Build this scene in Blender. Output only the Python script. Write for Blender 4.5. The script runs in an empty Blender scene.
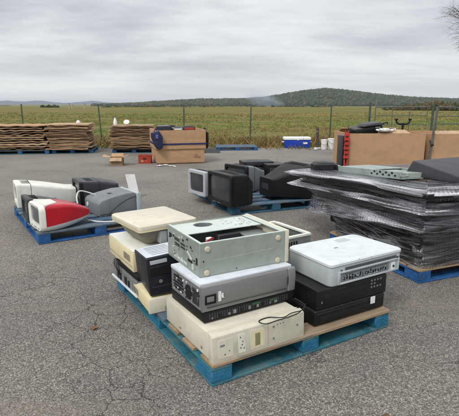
import bpy, bmesh, math, random
import numpy as np
from mathutils import Vector, Matrix, noise

random.seed(7)
rng = np.random.default_rng(7)
R = math.radians
S = bpy.context.scene
COL = S.collection

# ------------------------------------------------------------------ camera
cam_d = bpy.data.cameras.new('camera')
cam = bpy.data.objects.new('camera', cam_d)
COL.objects.link(cam)
cam.location = (0, 0, 1.4)
cam.rotation_euler = (R(90 - 12.607), 0, 0)
cam_d.sensor_fit = 'HORIZONTAL'
cam_d.sensor_width = 36
cam_d.lens = 465 / 459 * 36
cam_d.clip_start = 0.05
cam_d.clip_end = 40000
S.camera = cam

# ------------------------------------------------------------------ sky, sun, exposure
SUN_EL, SUN_AZ = 48, -150          # azimuth measured clockwise from +Y
S.view_settings.view_transform = 'Standard'
S.view_settings.look = 'None'
S.view_settings.gamma = 1
S.view_settings.use_curve_mapping = False
S.view_settings.exposure = 0.10
world = bpy.data.worlds.new('World')
S.world = world
world.use_nodes = True
wn, wl = world.node_tree.nodes, world.node_tree.links
wn.clear()


def N(nodes, typ, **kw):
    n = nodes.new(typ)
    for k, v in kw.items():
        if k.startswith('in_'):
            n.inputs[k[3:]].default_value = v
        else:
            setattr(n, k, v)
    return n


def ramp(nodes, stops, interp='LINEAR'):
    n = nodes.new('ShaderNodeValToRGB')
    n.color_ramp.interpolation = interp
    e = n.color_ramp.elements
    while len(e) > 1:
        e.remove(e[0])
    e[0].position, e[0].color = stops[0][0], (*stops[0][1], 1)
    for p, c in stops[1:]:
        q = e.new(p)
        q.color = (*c, 1)
    return n


def lin(c):
    """sRGB 0..255 triple to linear"""
    return tuple(((v / 255) / 12.92 if v / 255 <= 0.04045 else ((v / 255 + 0.055) / 1.055) ** 2.4) for v in c)


sky = N(wn, 'ShaderNodeTexSky', sky_type='NISHITA', sun_disc=False)
sky.sun_elevation = R(SUN_EL)
sky.sun_rotation = R(SUN_AZ)
bg_sky = N(wn, 'ShaderNodeBackground', in_Strength=0.1)
wl.new(sky.outputs[0], bg_sky.inputs[0])
tc = N(wn, 'ShaderNodeTexCoord')
sep = N(wn, 'ShaderNodeSeparateXYZ')
wl.new(tc.outputs['Generated'], sep.inputs[0])
zc = N(wn, 'ShaderNodeMath', operation='MAXIMUM')
wl.new(sep.outputs[2], zc.inputs[0]); zc.inputs[1].default_value = 0.0
zc2 = N(wn, 'ShaderNodeMath', operation='ADD')
wl.new(zc.outputs[0], zc2.inputs[0]); zc2.inputs[1].default_value = 0.06
dx = N(wn, 'ShaderNodeMath', operation='DIVIDE'); wl.new(sep.outputs[0], dx.inputs[0]); wl.new(zc2.outputs[0], dx.inputs[1])
dy = N(wn, 'ShaderNodeMath', operation='DIVIDE'); wl.new(sep.outputs[1], dy.inputs[0]); wl.new(zc2.outputs[0], dy.inputs[1])
cmb = N(wn, 'ShaderNodeCombineXYZ'); wl.new(dx.outputs[0], cmb.inputs[0]); wl.new(dy.outputs[0], cmb.inputs[1])
mp = N(wn, 'ShaderNodeMapping'); mp.inputs['Scale'].default_value = (0.40, 0.48, 1); mp.inputs['Rotation'].default_value = (0, 0, R(-5)); mp.inputs['Location'].default_value = (2.3, 4.2, 0)
wl.new(cmb.outputs[0], mp.inputs[0])
n1 = N(wn, 'ShaderNodeTexNoise', in_Scale=0.62, in_Detail=10.0, in_Roughness=0.62, in_Distortion=0.25)
wl.new(mp.outputs[0], n1.inputs[0])
cr = ramp(wn, [(0.32, lin((166, 170, 179))), (0.44, lin((186, 189, 197))), (0.52, lin((204, 207, 212))), (0.60, lin((224, 226, 228))), (0.70, lin((242, 242, 241)))])
n0 = N(wn, 'ShaderNodeTexNoise', in_Scale=0.16, in_Detail=3.0, in_Roughness=0.5)
wl.new(mp.outputs[0], n0.inputs[0])
na0 = N(wn, 'ShaderNodeMath', operation='MULTIPLY_ADD'); wl.new(n0.outputs[0], na0.inputs[0]); na0.inputs[1].default_value = 0.9; na0.inputs[2].default_value = -0.45
nsum = N(wn, 'ShaderNodeMath', operation='ADD'); wl.new(n1.outputs[0], nsum.inputs[0]); wl.new(na0.outputs[0], nsum.inputs[1])
wl.new(nsum.outputs[0], cr.inputs[0])
# paler veil towards the horizon, then the overcast sky brightens gently upwards
mr = N(wn, 'ShaderNodeMapRange'); mr.inputs['From Min'].default_value = 0.0; mr.inputs['From Max'].default_value = 0.12
mr.inputs['To Min'].default_value = 0.72; mr.inputs['To Max'].default_value = 0.0
wl.new(zc.outputs[0], mr.inputs[0])
mixh = N(wn, 'ShaderNodeMix', data_type='RGBA')
wl.new(mr.outputs[0], mixh.inputs[0]); wl.new(cr.outputs[0], mixh.inputs[6]); mixh.inputs[7].default_value = (*lin((236, 237, 236)), 1)
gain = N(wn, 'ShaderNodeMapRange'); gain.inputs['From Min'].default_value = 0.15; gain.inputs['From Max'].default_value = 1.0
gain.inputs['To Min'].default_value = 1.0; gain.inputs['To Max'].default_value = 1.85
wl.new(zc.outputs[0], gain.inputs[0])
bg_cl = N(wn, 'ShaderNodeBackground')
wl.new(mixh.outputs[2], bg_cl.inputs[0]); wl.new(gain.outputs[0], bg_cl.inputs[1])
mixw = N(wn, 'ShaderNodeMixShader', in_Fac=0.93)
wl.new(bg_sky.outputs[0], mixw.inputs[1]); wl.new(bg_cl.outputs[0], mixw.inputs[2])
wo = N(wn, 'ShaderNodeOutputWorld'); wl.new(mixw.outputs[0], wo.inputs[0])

sun_d = bpy.data.lights.new('sun', 'SUN')
sun_d.energy = 1.7
sun_d.angle = R(14)
sun_d.color = (1.0, 0.96, 0.90)
sun = bpy.data.objects.new('sun', sun_d)
COL.objects.link(sun)
sv = Vector((math.sin(R(SUN_AZ)) * math.cos(R(SUN_EL)), math.cos(R(SUN_AZ)) * math.cos(R(SUN_EL)), math.sin(R(SUN_EL))))
sun.rotation_euler = sv.to_track_quat('Z', 'Y').to_euler()
sun.location = (0, 0, 60)


# ------------------------------------------------------------------ mesh helpers
class MB:
    def __init__(self):
        self.v, self.f, self.m, self.g = [], [], [], []

    def add(self, vs, fs, m=0):
        b = len(self.v)
        self.g.append((b, len(self.f)))
        self.v += [tuple(p) for p in vs]
        self.f += [tuple(b + i for i in f) for f in fs]
        self.m += [m] * len(fs)
        return self

    def hexa(self, p, m=0):
        """p: bottom 4 (ccw) then top 4"""
        return self.add(p, [(3, 2, 1, 0), (4, 5, 6, 7), (0, 1, 5, 4), (1, 2, 6, 5), (2, 3, 7, 6), (3, 0, 4, 7)], m)

    def box(self, x0, x1, y0, y1, z0, z1, m=0):
        return self.hexa([(x0, y0, z0), (x1, y0, z0), (x1, y1, z0), (x0, y1, z0), (x0, y0, z1), (x1, y0, z1), (x1, y1, z1), (x0, y1, z1)], m)

    def rot_box(self, c, s, eul, m=0):
        M = Matrix.Translation(c) @ __import__('mathutils').Euler(eul).to_matrix().to_4x4()
        x, y, z = s[0] / 2, s[1] / 2, s[2] / 2
        return self.hexa([M @ Vector(q) for q in [(-x, -y, -z), (x, -y, -z), (x, y, -z), (-x, y, -z), (-x, -y, z), (x, -y, z), (x, y, z), (-x, y, z)]], m)

    def loft(self, secs, m=0, cap=(True, True), closed=True):
        n = len(secs[0])
        vs = [p for s in secs for p in s]
        fs = []
        for i in range(len(secs) - 1):
            for j in range(n if closed else n - 1):
                k = (j + 1) % n
                fs.append((i * n + j, i * n + k, (i + 1) * n + k, (i + 1) * n + j))
        if cap[0]: fs.append(tuple(reversed(range(n))))
        if cap[1]: fs.append(tuple((len(secs) - 1) * n + j for j in range(n)))
        return self.add(vs, fs, m)

    def tube(self, path, r, n=8, m=0):
        path = [Vector(p) for p in path]
        secs = []
        up = Vector((0.13, 0.21, 0.97))
        for i, p in enumerate(path):
            t = (path[min(i + 1, len(path) - 1)] - path[max(i - 1, 0)])
            if t.length < 1e-9: t = Vector((0, 0, 1))
            t.normalize()
            a = t.cross(up)
            if a.length < 0.05: a = t.cross(Vector((1, 0, 0)))
            a.normalize(); b = t.cross(a)
            rr = r[i] if isinstance(r, (list, tuple)) else r
            secs.append([p + a * rr * math.cos(2 * math.pi * k / n) + b * rr * math.sin(2 * math.pi * k / n) for k in range(n)])
        return self.loft(secs, m)

    def lathe(self, prof, c=(0, 0, 0), n=20, m=0):
        secs = [[(c[0] + r * math.cos(2 * math.pi * k / n), c[1] + r * math.sin(2 * math.pi * k / n), c[2] + z) for k in range(n)] for r, z in prof]
        return self.loft(secs, m)

    def disc_y(self, c, r, t, n=14, m=0, axis='y'):
        if axis == 'y':
            s = [[(c[0] + r * math.cos(2 * math.pi * k / n), c[1] + d, c[2] + r * math.sin(2 * math.pi * k / n)) for k in range(n)] for d in (0, -t)]
        else:
            s = [[(c[0] + d, c[1] + r * math.cos(2 * math.pi * k / n), c[2] + r * math.sin(2 * math.pi * k / n)) for k in range(n)] for d in (0, -t)]
        return self.loft(s, m)

    def mesh(self, name, mats, bevel=0, segs=2, smooth=False, fix=True):
        me = bpy.data.meshes.new(name)
        me.from_pydata(self.v, [], self.f)
        for m in (mats if isinstance(mats, (list, tuple)) else [mats]):
            me.materials.append(m)
        me.polygons.foreach_set('material_index', self.m)
        if bevel or fix:
            bm = bmesh.new(); bm.from_mesh(me)
            bmesh.ops.recalc_face_normals(bm, faces=bm.faces)
            if bevel:
                ed = [e for e in bm.edges if len(e.link_faces) == 2 and e.calc_face_angle(0) > 0.5]
                bmesh.ops.bevel(bm, geom=ed, offset=bevel, segments=segs, profile=0.5, affect='EDGES', clamp_overlap=True)
            bm.to_mesh(me); bm.free()
        if smooth or bevel:
            me.polygons.foreach_set('use_smooth', [True] * len(me.polygons))
            me.set_sharp_from_angle(angle=R(38))
        me.update()
        return me

    def build(self, name, mats, parent=None, bevel=0, segs=2, smooth=False, fix=True, loc=None):
        o = bpy.data.objects.new(name, self.mesh(name, mats, bevel, segs, smooth, fix))
        COL.objects.link(o)
        if parent: o.parent = parent
        if loc: o.location = loc
        return o


def each(mb, name, mats, parent, bevel=0):
    """every piece gathered in mb becomes an object of its own"""
    out = []
    G = mb.g + [(len(mb.v), len(mb.f))]
    for (v0, f0), (v1, f1) in zip(G[:-1], G[1:]):
        q = MB()
        q.v = mb.v[v0:v1]; q.f = [tuple(i - v0 for i in f) for f in mb.f[f0:f1]]
        ml = mats[mb.m[f0]] if isinstance(mats, (list, tuple)) else mats
        q.m = [0] * len(q.f)
        out.append(q.build(name, ml, parent, bevel, 1))
    return out


def stuff(o):
    o['kind'] = 'stuff'
    return o


def inst(me, name, parent=None, loc=(0, 0, 0), rot=(0, 0, 0)):
    o = bpy.data.objects.new(name, me); COL.objects.link(o)
    if parent: o.parent = parent
    o.location = loc; o.rotation_euler = rot
    return o


def tag(o, label=None, cat=None, group=None, kind=None):
    if label: o['label'] = label
    if cat: o['category'] = cat
    if group: o['group'] = group
    if kind: o['kind'] = kind
    return o


def thing(name, label, cat, loc=(0, 0, 0), rotz=0, group=None):
    o = bpy.data.objects.new(name, None)
    COL.objects.link(o)
    o.empty_display_size = 0.1
    o.location = loc; o.rotation_euler = (0, 0, R(rotz))
    return tag(o, label, cat, group)


def rrect(x, w, h, r, cy=0, cz=0, n=4):
    """rounded rectangle in the plane x=const, width along y, height along z"""
    r = min(r, w / 2 - 1e-4, h / 2 - 1e-4)
    out = []
    for (sy, sz, a0) in ((1, 1, 0), (-1, 1, 90), (-1, -1, 180), (1, -1, 270)):
        for k in range(n + 1):
            a = R(a0 + 90 * k / n)
            out.append((x, cy + sy * (w / 2 - r) + r * math.cos(a), cz + sz * (h / 2 - r) + r * math.sin(a)))
    return out


def wire(pts, n=8):
    """smooth path through points (Catmull-Rom)"""
    P = [Vector(p) for p in pts]
    P = [P[0]] + P + [P[-1]]
    out = []
    for i in range(1, len(P) - 2):
        for k in range(n):
            t = k / n
            a, b, c, d = P[i - 1], P[i], P[i + 1], P[i + 2]
            out.append(0.5 * ((2 * b) + (c - a) * t + (2 * a - 5 * b + 4 * c - d) * t * t + (3 * b - a - 3 * c + d) * t ** 3))
    out.append(P[-2])
    return out


# ------------------------------------------------------------------ materials
def M(name, c, rough=0.6, var=0.12, scale=6.0, dirt=0.0, dirtc=(84, 72, 56), dscale=3.0, bump=0.0, bscale=120.0, metal=0.0, spec=0.4,
      c2=None, c2amt=0.5, c2scale=5.0, stretch=(1, 1, 1), fleck=None, fscale=40):
    m = bpy.data.materials.new(name); m.use_nodes = True
    n, l = m.node_tree.nodes, m.node_tree.links
    b = n['Principled BSDF']
    b.inputs['Roughness'].default_value = rough
    b.inputs['Metallic'].default_value = metal
    b.inputs['Specular IOR Level'].default_value = spec
    t = N(n, 'ShaderNodeTexCoord'); oi = N(n, 'ShaderNodeObjectInfo')
    off = N(n, 'ShaderNodeVectorMath', operation='SCALE'); off.inputs['Scale'].default_value = 1.0
    ad = N(n, 'ShaderNodeVectorMath', operation='ADD')
    cb = N(n, 'ShaderNodeCombineXYZ')
    mm = N(n, 'ShaderNodeMath', operation='MULTIPLY'); mm.inputs[1].default_value = 37.0
    l.new(oi.outputs['Random'], mm.inputs[0]); l.new(mm.outputs[0], cb.inputs[0]); l.new(mm.outputs[0], cb.inputs[1])
    mp = N(n, 'ShaderNodeMapping'); mp.inputs['Scale'].default_value = stretch
    l.new(t.outputs['Object'], mp.inputs[0]); l.new(mp.outputs[0], ad.inputs[0]); l.new(cb.outputs[0], ad.inputs[1])
    vec = ad.outputs[0]
    base = lin(c)
    n1 = N(n, 'ShaderNodeTexNoise', in_Scale=scale, in_Detail=6.0, in_Roughness=0.65); l.new(vec, n1.inputs[0])
    lo = tuple(max(0, v * (1 - var * 1.6)) for v in base); hi = tuple(min(1, v * (1 + var * 1.2)) for v in base)
    r1 = ramp(n, [(0.28, lo), (0.5, base), (0.74, hi)]); l.new(n1.outputs[0], r1.inputs[0])
    col = r1.outputs[0]
    if c2:
        n2 = N(n, 'ShaderNodeTexNoise', in_Scale=c2scale, in_Detail=8.0, in_Roughness=0.7); l.new(vec, n2.inputs[0])
        e = 0.5 + (0.5 - c2amt) * 0.5
        r2 = ramp(n, [(e - 0.05, (0, 0, 0)), (e + 0.05, (1, 1, 1))]); l.new(n2.outputs[0], r2.inputs[0])
        mx = N(n, 'ShaderNodeMix', data_type='RGBA'); l.new(r2.outputs[0], mx.inputs[0]); l.new(col, mx.inputs[6]); mx.inputs[7].default_value = (*lin(c2), 1)
        col = mx.outputs[2]
    if dirt:
        n3 = N(n, 'ShaderNodeTexNoise', in_Scale=dscale, in_Detail=10.0, in_Roughness=0.72); l.new(vec, n3.inputs[0])
        r3 = ramp(n, [(0.50, (0, 0, 0)), (0.78, (dirt * 0.9, dirt * 0.9, dirt * 0.9))]); l.new(n3.outputs[0], r3.inputs[0])
        mx = N(n, 'ShaderNodeMix', data_type='RGBA'); l.new(r3.outputs[0], mx.inputs[0]); l.new(col, mx.inputs[6]); mx.inputs[7].default_value = (*lin(dirtc), 1)
        col = mx.outputs[2]
        rr = N(n, 'ShaderNodeMapRange'); l.new(n3.outputs[0], rr.inputs[0])
        rr.inputs['From Min'].default_value = 0.3; rr.inputs['From Max'].default_value = 0.7
        rr.inputs['To Min'].default_value = max(0.05, rough - 0.12); rr.inputs['To Max'].default_value = min(1, rough + 0.15)
        l.new(rr.outputs[0], b.inputs['Roughness'])
    if dirt:
        ms = N(n, 'ShaderNodeMapping'); ms.inputs['Scale'].default_value = (3, 55, 20); ms.inputs['Rotation'].default_value = (0.3, 0.5, 0.7); l.new(vec, ms.inputs[0])
        ns = N(n, 'ShaderNodeTexNoise', in_Scale=2.0, in_Detail=3.0, in_Roughness=0.5); l.new(ms.outputs[0], ns.inputs[0])
        rs = ramp(n, [(0.69, (0, 0, 0)), (0.74, (0.22, 0.22, 0.22))]); l.new(ns.outputs[0], rs.inputs[0])
        mx = N(n, 'ShaderNodeMix', data_type='RGBA'); l.new(rs.outputs[0], mx.inputs[0]); l.new(col, mx.inputs[6]); mx.inputs[7].default_value = (*tuple(min(1, 0.5 * (a + 0.25)) for a in base), 1)
        col = mx.outputs[2]
        ng = N(n, 'ShaderNodeTexNoise', in_Scale=dscale * 5, in_Detail=6.0, in_Roughness=0.6); l.new(vec, ng.inputs[0])
        rg = ramp(n, [(0.33, (0.90, 0.90, 0.895)), (0.50, (1, 1, 1)), (0.75, (1.02, 1.02, 1.02))]); l.new(ng.outputs[0], rg.inputs[0])
        mx = N(n, 'ShaderNodeMix', data_type='RGBA', blend_type='MULTIPLY', in_Factor=1.0); l.new(col, mx.inputs[6]); l.new(rg.outputs[0], mx.inputs[7])
        col = mx.outputs[2]
    if fleck:
        vo = N(n, 'ShaderNodeTexVoronoi', in_Scale=fscale); l.new(vec, vo.inputs[0])
        r4 = ramp(n, [(0.10, (1, 1, 1)), (0.16, (0, 0, 0))]); l.new(vo.outputs['Distance'], r4.inputs[0])
        n4 = N(n, 'ShaderNodeTexNoise', in_Scale=fscale * 0.12, in_Detail=2.0); l.new(vec, n4.inputs[0])
        r5 = ramp(n, [(0.5, (0, 0, 0)), (0.6, (1, 1, 1))]); l.new(n4.outputs[0], r5.inputs[0])
        mu = N(n, 'ShaderNodeMath', operation='MULTIPLY'); l.new(r4.outputs[0], mu.inputs[0]); l.new(r5.outputs[0], mu.inputs[1])
        mx = N(n, 'ShaderNodeMix', data_type='RGBA'); l.new(mu.outputs[0], mx.inputs[0]); l.new(col, mx.inputs[6]); mx.inputs[7].default_value = (*lin(fleck), 1)
        col = mx.outputs[2]
    l.new(col, b.inputs['Base Color'])
    if bump:
        nb = N(n, 'ShaderNodeTexNoise', in_Scale=bscale, in_Detail=4.0); l.new(vec, nb.inputs[0])
        bp = N(n, 'ShaderNodeBump', in_Strength=bump, in_Distance=0.01); l.new(nb.outputs[0], bp.inputs['Height'])
        l.new(bp.outputs[0], b.inputs['Normal'])
    return m


blue_teal = M('worn teal paint', (46, 108, 124), 0.75, 0.3, 5, dirt=0.85, dirtc=(92, 92, 84), dscale=5, bump=0.5, bscale=60, c2=(84, 116, 120), c2amt=0.4, c2scale=7)
blue_vivid = M('vivid blue paint', (32, 108, 142), 0.7, 0.32, 6, dirt=0.8, dirtc=(72, 88, 92), dscale=6, bump=0.6, bscale=60, c2=(104, 98, 84), c2amt=0.16, c2scale=9)
blue_deep = M('deep blue paint', (34, 88, 146), 0.7, 0.3, 6, dirt=0.75, dirtc=(60, 75, 92), dscale=5, bump=0.6, bscale=60, c2=(96, 94, 86), c2amt=0.14, c2scale=9)
blue_dark = M('dull dark blue paint', (48, 92, 118), 0.75, 0.3, 6, dirt=0.8, dirtc=(64, 70, 74), dscale=6, bump=0.5, bscale=60)
grey_blue = M('faded grey blue boards', (96, 108, 116), 0.85, 0.25, 5, dirt=0.7, dirtc=(70, 66, 60), dscale=5, bump=0.5, bscale=50, c2=(62, 98, 128), c2amt=0.45)
tan_wood = M('bare pallet wood', (158, 136, 110), 0.85, 0.25, 4, dirt=0.75, dirtc=(84, 66, 48), dscale=6, bump=0.6, bscale=40, stretch=(0.25, 2, 2), c2=(110, 120, 112), c2amt=0.22)
cardb = M('brown cardboard', (180, 144, 110), 0.9, 0.06, 2, dirt=0.28, dirtc=(132, 96, 64), dscale=2, bump=0.15, bscale=30)
cardb2 = M('darker cardboard', (154, 126, 98), 0.9, 0.22, 4, dirt=0.4, dirtc=(110, 80, 54), dscale=3, bump=0.2, bscale=30)
cardb3 = M('pale cardboard edge', (182, 154, 124), 0.9, 0.2, 7, dirt=0.4, dirtc=(120, 92, 66), dscale=5)
beige = M('beige plastic', (212, 207, 188), 0.5, 0.07, 3, dirt=0.42, dirtc=(150, 136, 108), dscale=4, bump=0.08, bscale=300)
cream = M('yellowed cream plastic', (222, 210, 170), 0.55, 0.1, 3, dirt=0.5, dirtc=(170, 140, 90), dscale=3)
cream_top = M('dusty cream lid', (212, 205, 186), 0.6, 0.06, 3, dirt=0.35, dirtc=(176, 158, 126), dscale=2.5, bump=0.1, bscale=60, fleck=(110, 96, 76), fscale=60)
taupe = M('dirty taupe plastic', (138, 132, 118), 0.6, 0.25, 4, dirt=0.6, dirtc=(62, 56, 48), dscale=5)
white_pl = M('scuffed pale grey plastic', (212, 218, 219), 0.42, 0.03, 3, dirt=0.25, dirtc=(168, 172, 172), dscale=3, fleck=(120, 120, 118), fscale=30)
grey_pl = M('pale grey plastic body', (176, 184, 185), 0.5, 0.07, 3, dirt=0.5, dirtc=(130, 132, 130), dscale=4)
mid_grey = M('mid grey plastic', (120, 123, 126), 0.5, 0.1, 4, dirt=0.35, dirtc=(78, 76, 74), dscale=5)
dark_grey = M('dark grey plastic', (52, 53, 57), 0.45, 0.15, 4, dirt=0.4, dirtc=(80, 77, 72), dscale=4)
black_pl = M('black plastic', (15, 16, 18), 0.42, 0.2, 5, dirt=0.4, dirtc=(52, 50, 48), dscale=5, fleck=(90, 90, 90), fscale=45)
black_mat = M('matt black plastic', (13, 13, 15), 0.6, 0.2, 5, dirt=0.3, dirtc=(40, 39, 38), dscale=5)
navy_blk = M('blue black tower paint', (24, 27, 35), 0.4, 0.12, 4, dirt=0.3, dirtc=(66, 66, 70), dscale=5)
steel = M('galvanised steel', (150, 153, 154), 0.38, 0.16, 8, dirt=0.45, dirtc=(96, 94, 90), dscale=8, metal=0.55)
sage = M('sage grey painted steel', (150, 158, 150), 0.45, 0.08, 3, dirt=0.5, dirtc=(108, 112, 104), dscale=4)
sage_lt = M('pale sage steel', (198, 208, 200), 0.45, 0.05, 3, dirt=0.3, dirtc=(146, 150, 142), dscale=4, fleck=(70, 72, 68), fscale=28)
silver = M('brushed silver plastic', (138, 137, 136), 0.36, 0.1, 3, dirt=0.5, dirtc=(112, 110, 108), dscale=4, metal=0.35, stretch=(0.4, 1, 4))
white_top = M('white painted lid', (214, 220, 226), 0.42, 0.06, 3, dirt=0.5, dirtc=(150, 152, 154), dscale=4)
dark_void = M('dark for openings and joints', (16, 16, 17), 0.7, 0.2, 5)  # near-black colour painted for the shade inside openings, also for dark joints
pcb = M('green circuit board', (46, 74, 54), 0.5, 0.3, 20, c2=(120, 120, 110), c2amt=0.25, c2scale=40)
red_pl = M('red plastic shell', (186, 28, 44), 0.22, 0.12, 3, dirt=0.25, dirtc=(120, 20, 30), dscale=4, spec=0.5)
red_paint = M('red crate plastic', (170, 62, 48), 0.6, 0.2, 5, dirt=0.5, dirtc=(110, 56, 44), dscale=5)
off_white = M('off white crt plastic', (222, 222, 212), 0.5, 0.05, 3, dirt=0.3, dirtc=(170, 164, 148), dscale=4)
screen_gl = M('dark crt glass', (52, 56, 58), 0.16, 0.15, 2, dirt=0.4, dirtc=(84, 84, 82), dscale=3, spec=0.6)
grey_scr = M('dusty grey crt glass', (92, 96, 98), 0.3, 0.12, 2, dirt=0.4, dirtc=(120, 118, 112), dscale=3, spec=0.6)
cool_blue = M('cooler blue plastic', (30, 66, 176), 0.4, 0.1, 4, dirt=0.3, dirtc=(50, 70, 130), dscale=4)
white_b = M('white plastic', (232, 232, 228), 0.45, 0.05, 4, dirt=0.3, dirtc=(170, 166, 156), dscale=4)
paper = M('white paper', (226, 226, 224), 0.8, 0.06, 4, dirt=0.25, dirtc=(180, 176, 168))
rubber = M('black rubber', (20, 20, 20), 0.55, 0.15, 10)
cable_w = M('white cable sheath', (212, 212, 208), 0.5, 0.1, 10)
post_m = M('weathered green post', (70, 84, 72), 0.75, 0.3, 10, dirt=0.5, dirtc=(96, 84, 66), dscale=8)
galv = M('galvanised tube', (104, 106, 104), 0.5, 0.2, 8, dirt=0.4, dirtc=(80, 70, 60), dscale=8, metal=0.4)
wire_m = M('fence wire', (110, 108, 102), 0.55, 0.2, 10, metal=0.5)
bark = M('grey bark', (74, 66, 60), 0.9, 0.3, 12, bump=0.6, bscale=40)
strap_b = M('dark blue strap', (34, 44, 92), 0.6, 0.2, 10)
bag_b = M('blue black fabric', (38, 42, 74), 0.85, 0.3, 12, bump=0.5, bscale=25)
label_w = M('white label', (224, 226, 224), 0.6, 0.05, 6)
brass = M('cream rubber foot', (198, 190, 164), 0.6, 0.1, 10)
leaf_o = M('dry brown leaf', (122, 88, 60), 0.8, 0.3, 10)
olive_lb = M('faded green label', (136, 138, 92), 0.7, 0.15, 10)


# ------------------------------------------------------------------ the ground
def asphalt():
    m = bpy.data.materials.new('old chip asphalt'); m.use_nodes = True
    n, l = m.node_tree.nodes, m.node_tree.links
    b = n['Principled BSDF']; b.inputs['Specular IOR Level'].default_value = 0.25
    t = N(n, 'ShaderNodeTexCoord'); P = t.outputs['Object']
    v1 = N(n, 'ShaderNodeTexVoronoi', in_Scale=170.0); l.new(P, v1.inputs[0])
    bw = N(n, 'ShaderNodeSeparateColor'); l.new(v1.outputs['Color'], bw.inputs[0])
    r1 = ramp(n, [(0.0, lin((86, 83, 80))), (0.35, lin((116, 112, 107))), (0.7, lin((138, 133, 127))), (0.90, lin((158, 153, 146))), (1.0, lin((188, 184, 176)))])
    l.new(bw.outputs[0], r1.inputs[0])
    # tar between the chips
    r1b = ramp(n, [(0.0, (0, 0, 0)), (0.55, (0, 0, 0)), (0.95, (0.6, 0.6, 0.6))]); l.new(v1.outputs['Distance'], r1b.inputs[0])
    mx0 = N(n, 'ShaderNodeMix', data_type='RGBA'); l.new(r1b.outputs[0], mx0.inputs[0]); l.new(r1.outputs[0], mx0.inputs[6]); mx0.inputs[7].default_value = (*lin((72, 69, 66)), 1)
    # fine grit
    nf = N(n, 'ShaderNodeTexNoise', in_Scale=45.0, in_Detail=6.0, in_Roughness=0.75); l.new(P, nf.inputs[0])
    rf = ramp(n, [(0.3, (0.72, 0.72, 0.72)), (0.5, (1, 1, 1)), (0.7, (1.25, 1.25, 1.24))]); l.new(nf.outputs[0], rf.inputs[0])
    m1 = N(n, 'ShaderNodeMix', data_type='RGBA', blend_type='MULTIPLY', in_Factor=1.0); l.new(mx0.outputs[2], m1.inputs[6]); l.new(rf.outputs[0], m1.inputs[7])
    # broad stains and worn sandy areas
    nl = N(n, 'ShaderNodeTexNoise', in_Scale=0.55, in_Detail=7.0, in_Roughness=0.62); l.new(P, nl.inputs[0])
    rl = ramp(n, [(0.3, (0.76, 0.76, 0.78)), (0.5, (1.0, 0.99, 0.97)), (0.70, (1.26, 1.22, 1.15))]); l.new(nl.outputs[0], rl.inputs[0])
    m2 = N(n, 'ShaderNodeMix', data_type='RGBA', blend_type='MULTIPLY', in_Factor=1.0); l.new(m1.outputs[2], m2.inputs[6]); l.new(rl.outputs[0], m2.inputs[7])
    # sandy dust streaks
    mpz = N(n, 'ShaderNodeMapping'); mpz.inputs['Rotation'].default_value = (0, 0, R(-32)); mpz.inputs['Scale'].default_value = (0.35, 2.0, 1); l.new(P, mpz.inputs[0])
    nd = N(n, 'ShaderNodeTexNoise', in_Scale=0.9, in_Detail=6.0, in_Roughness=0.6); l.new(mpz.outputs[0], nd.inputs[0])
    rd = ramp(n, [(0.55, (0, 0, 0)), (0.75, (0.55, 0.55, 0.55))]); l.new(nd.outputs[0], rd.inputs[0])
    m3 = N(n, 'ShaderNodeMix', data_type='RGBA'); l.new(rd.outputs[0], m3.inputs[0]); l.new(m2.outputs[2], m3.inputs[6]); m3.inputs[7].default_value = (*lin((142, 132, 116)), 1)
    # pale gravel over the far half, with grazing-view brightening painted into the colour
    sp = N(n, 'ShaderNodeSeparateXYZ'); l.new(P, sp.inputs[0])
    gy = N(n, 'ShaderNodeMapRange', interpolation_type='SMOOTHSTEP'); l.new(sp.outputs[1], gy.inputs[0])
    gy.inputs['From Min'].default_value = 5.5; gy.inputs['From Max'].default_value = 10.0; gy.inputs['To Min'].default_value = 0; gy.inputs['To Max'].default_value = 0.45
    gn = N(n, 'ShaderNodeMath', operation='MULTIPLY'); l.new(gy.outputs[0], gn.inputs[0])
    rn = ramp(n, [(0.35, (0.4, 0.4, 0.4)), (0.6, (1, 1, 1))]); l.new(nl.outputs[0], rn.inputs[0]); l.new(rn.outputs[0], gn.inputs[1])
    m3b = N(n, 'ShaderNodeMix', data_type='RGBA'); l.new(gn.outputs[0], m3b.inputs[0]); l.new(m3.outputs[2], m3b.inputs[6]); m3b.inputs[7].default_value = (*lin((146, 141, 132)), 1)
    # cracks: two nets of different size, broken up
    def cracks(scale, w, seed, thr):
        nn = N(n, 'ShaderNodeTexNoise', in_Scale=2.2, in_Detail=5.0, in_Roughness=0.7); l.new(P, nn.inputs[0])
        vm = N(n, 'ShaderNodeVectorMath', operation='SCALE'); vm.inputs['Scale'].default_value = 0.42 / scale ** 0.5; l.new(nn.outputs['Color'], vm.inputs[0])
        va = N(n, 'ShaderNodeVectorMath', operation='ADD'); l.new(P, va.inputs[0]); l.new(vm.outputs[0], va.inputs[1])
        vv = N(n, 'ShaderNodeVectorMath', operation='ADD'); l.new(va.outputs[0], vv.inputs[0]); vv.inputs[1].default_value = (seed, seed * 2, 0)
        vo = N(n, 'ShaderNodeTexVoronoi', feature='DISTANCE_TO_EDGE', in_Scale=scale); l.new(vv.outputs[0], vo.inputs[0])
        rc = ramp(n, [(0.0, (1, 1, 1)), (w * scale * 0.5, (0.7, 0.7, 0.7)), (w * scale, (0, 0, 0))]); l.new(vo.outputs['Distance'], rc.inputs[0])
        nm = N(n, 'ShaderNodeTexNoise', in_Scale=0.7, in_Detail=4.0); l.new(vv.outputs[0], nm.inputs[0])
        rm = ramp(n, [(thr, (0, 0, 0)), (thr + 0.08, (1, 1, 1))]); l.new(nm.outputs[0], rm.inputs[0])
        mu = N(n, 'ShaderNodeMath', operation='MULTIPLY'); l.new(rc.outputs[0], mu.inputs[0]); l.new(rm.outputs[0], mu.inputs[1])
        return mu.outputs[0]
    c1 = cracks(1.25, 0.0032, 3.1, 0.50); c2 = cracks(5.2, 0.0026, 8.7, 0.57)
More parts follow.
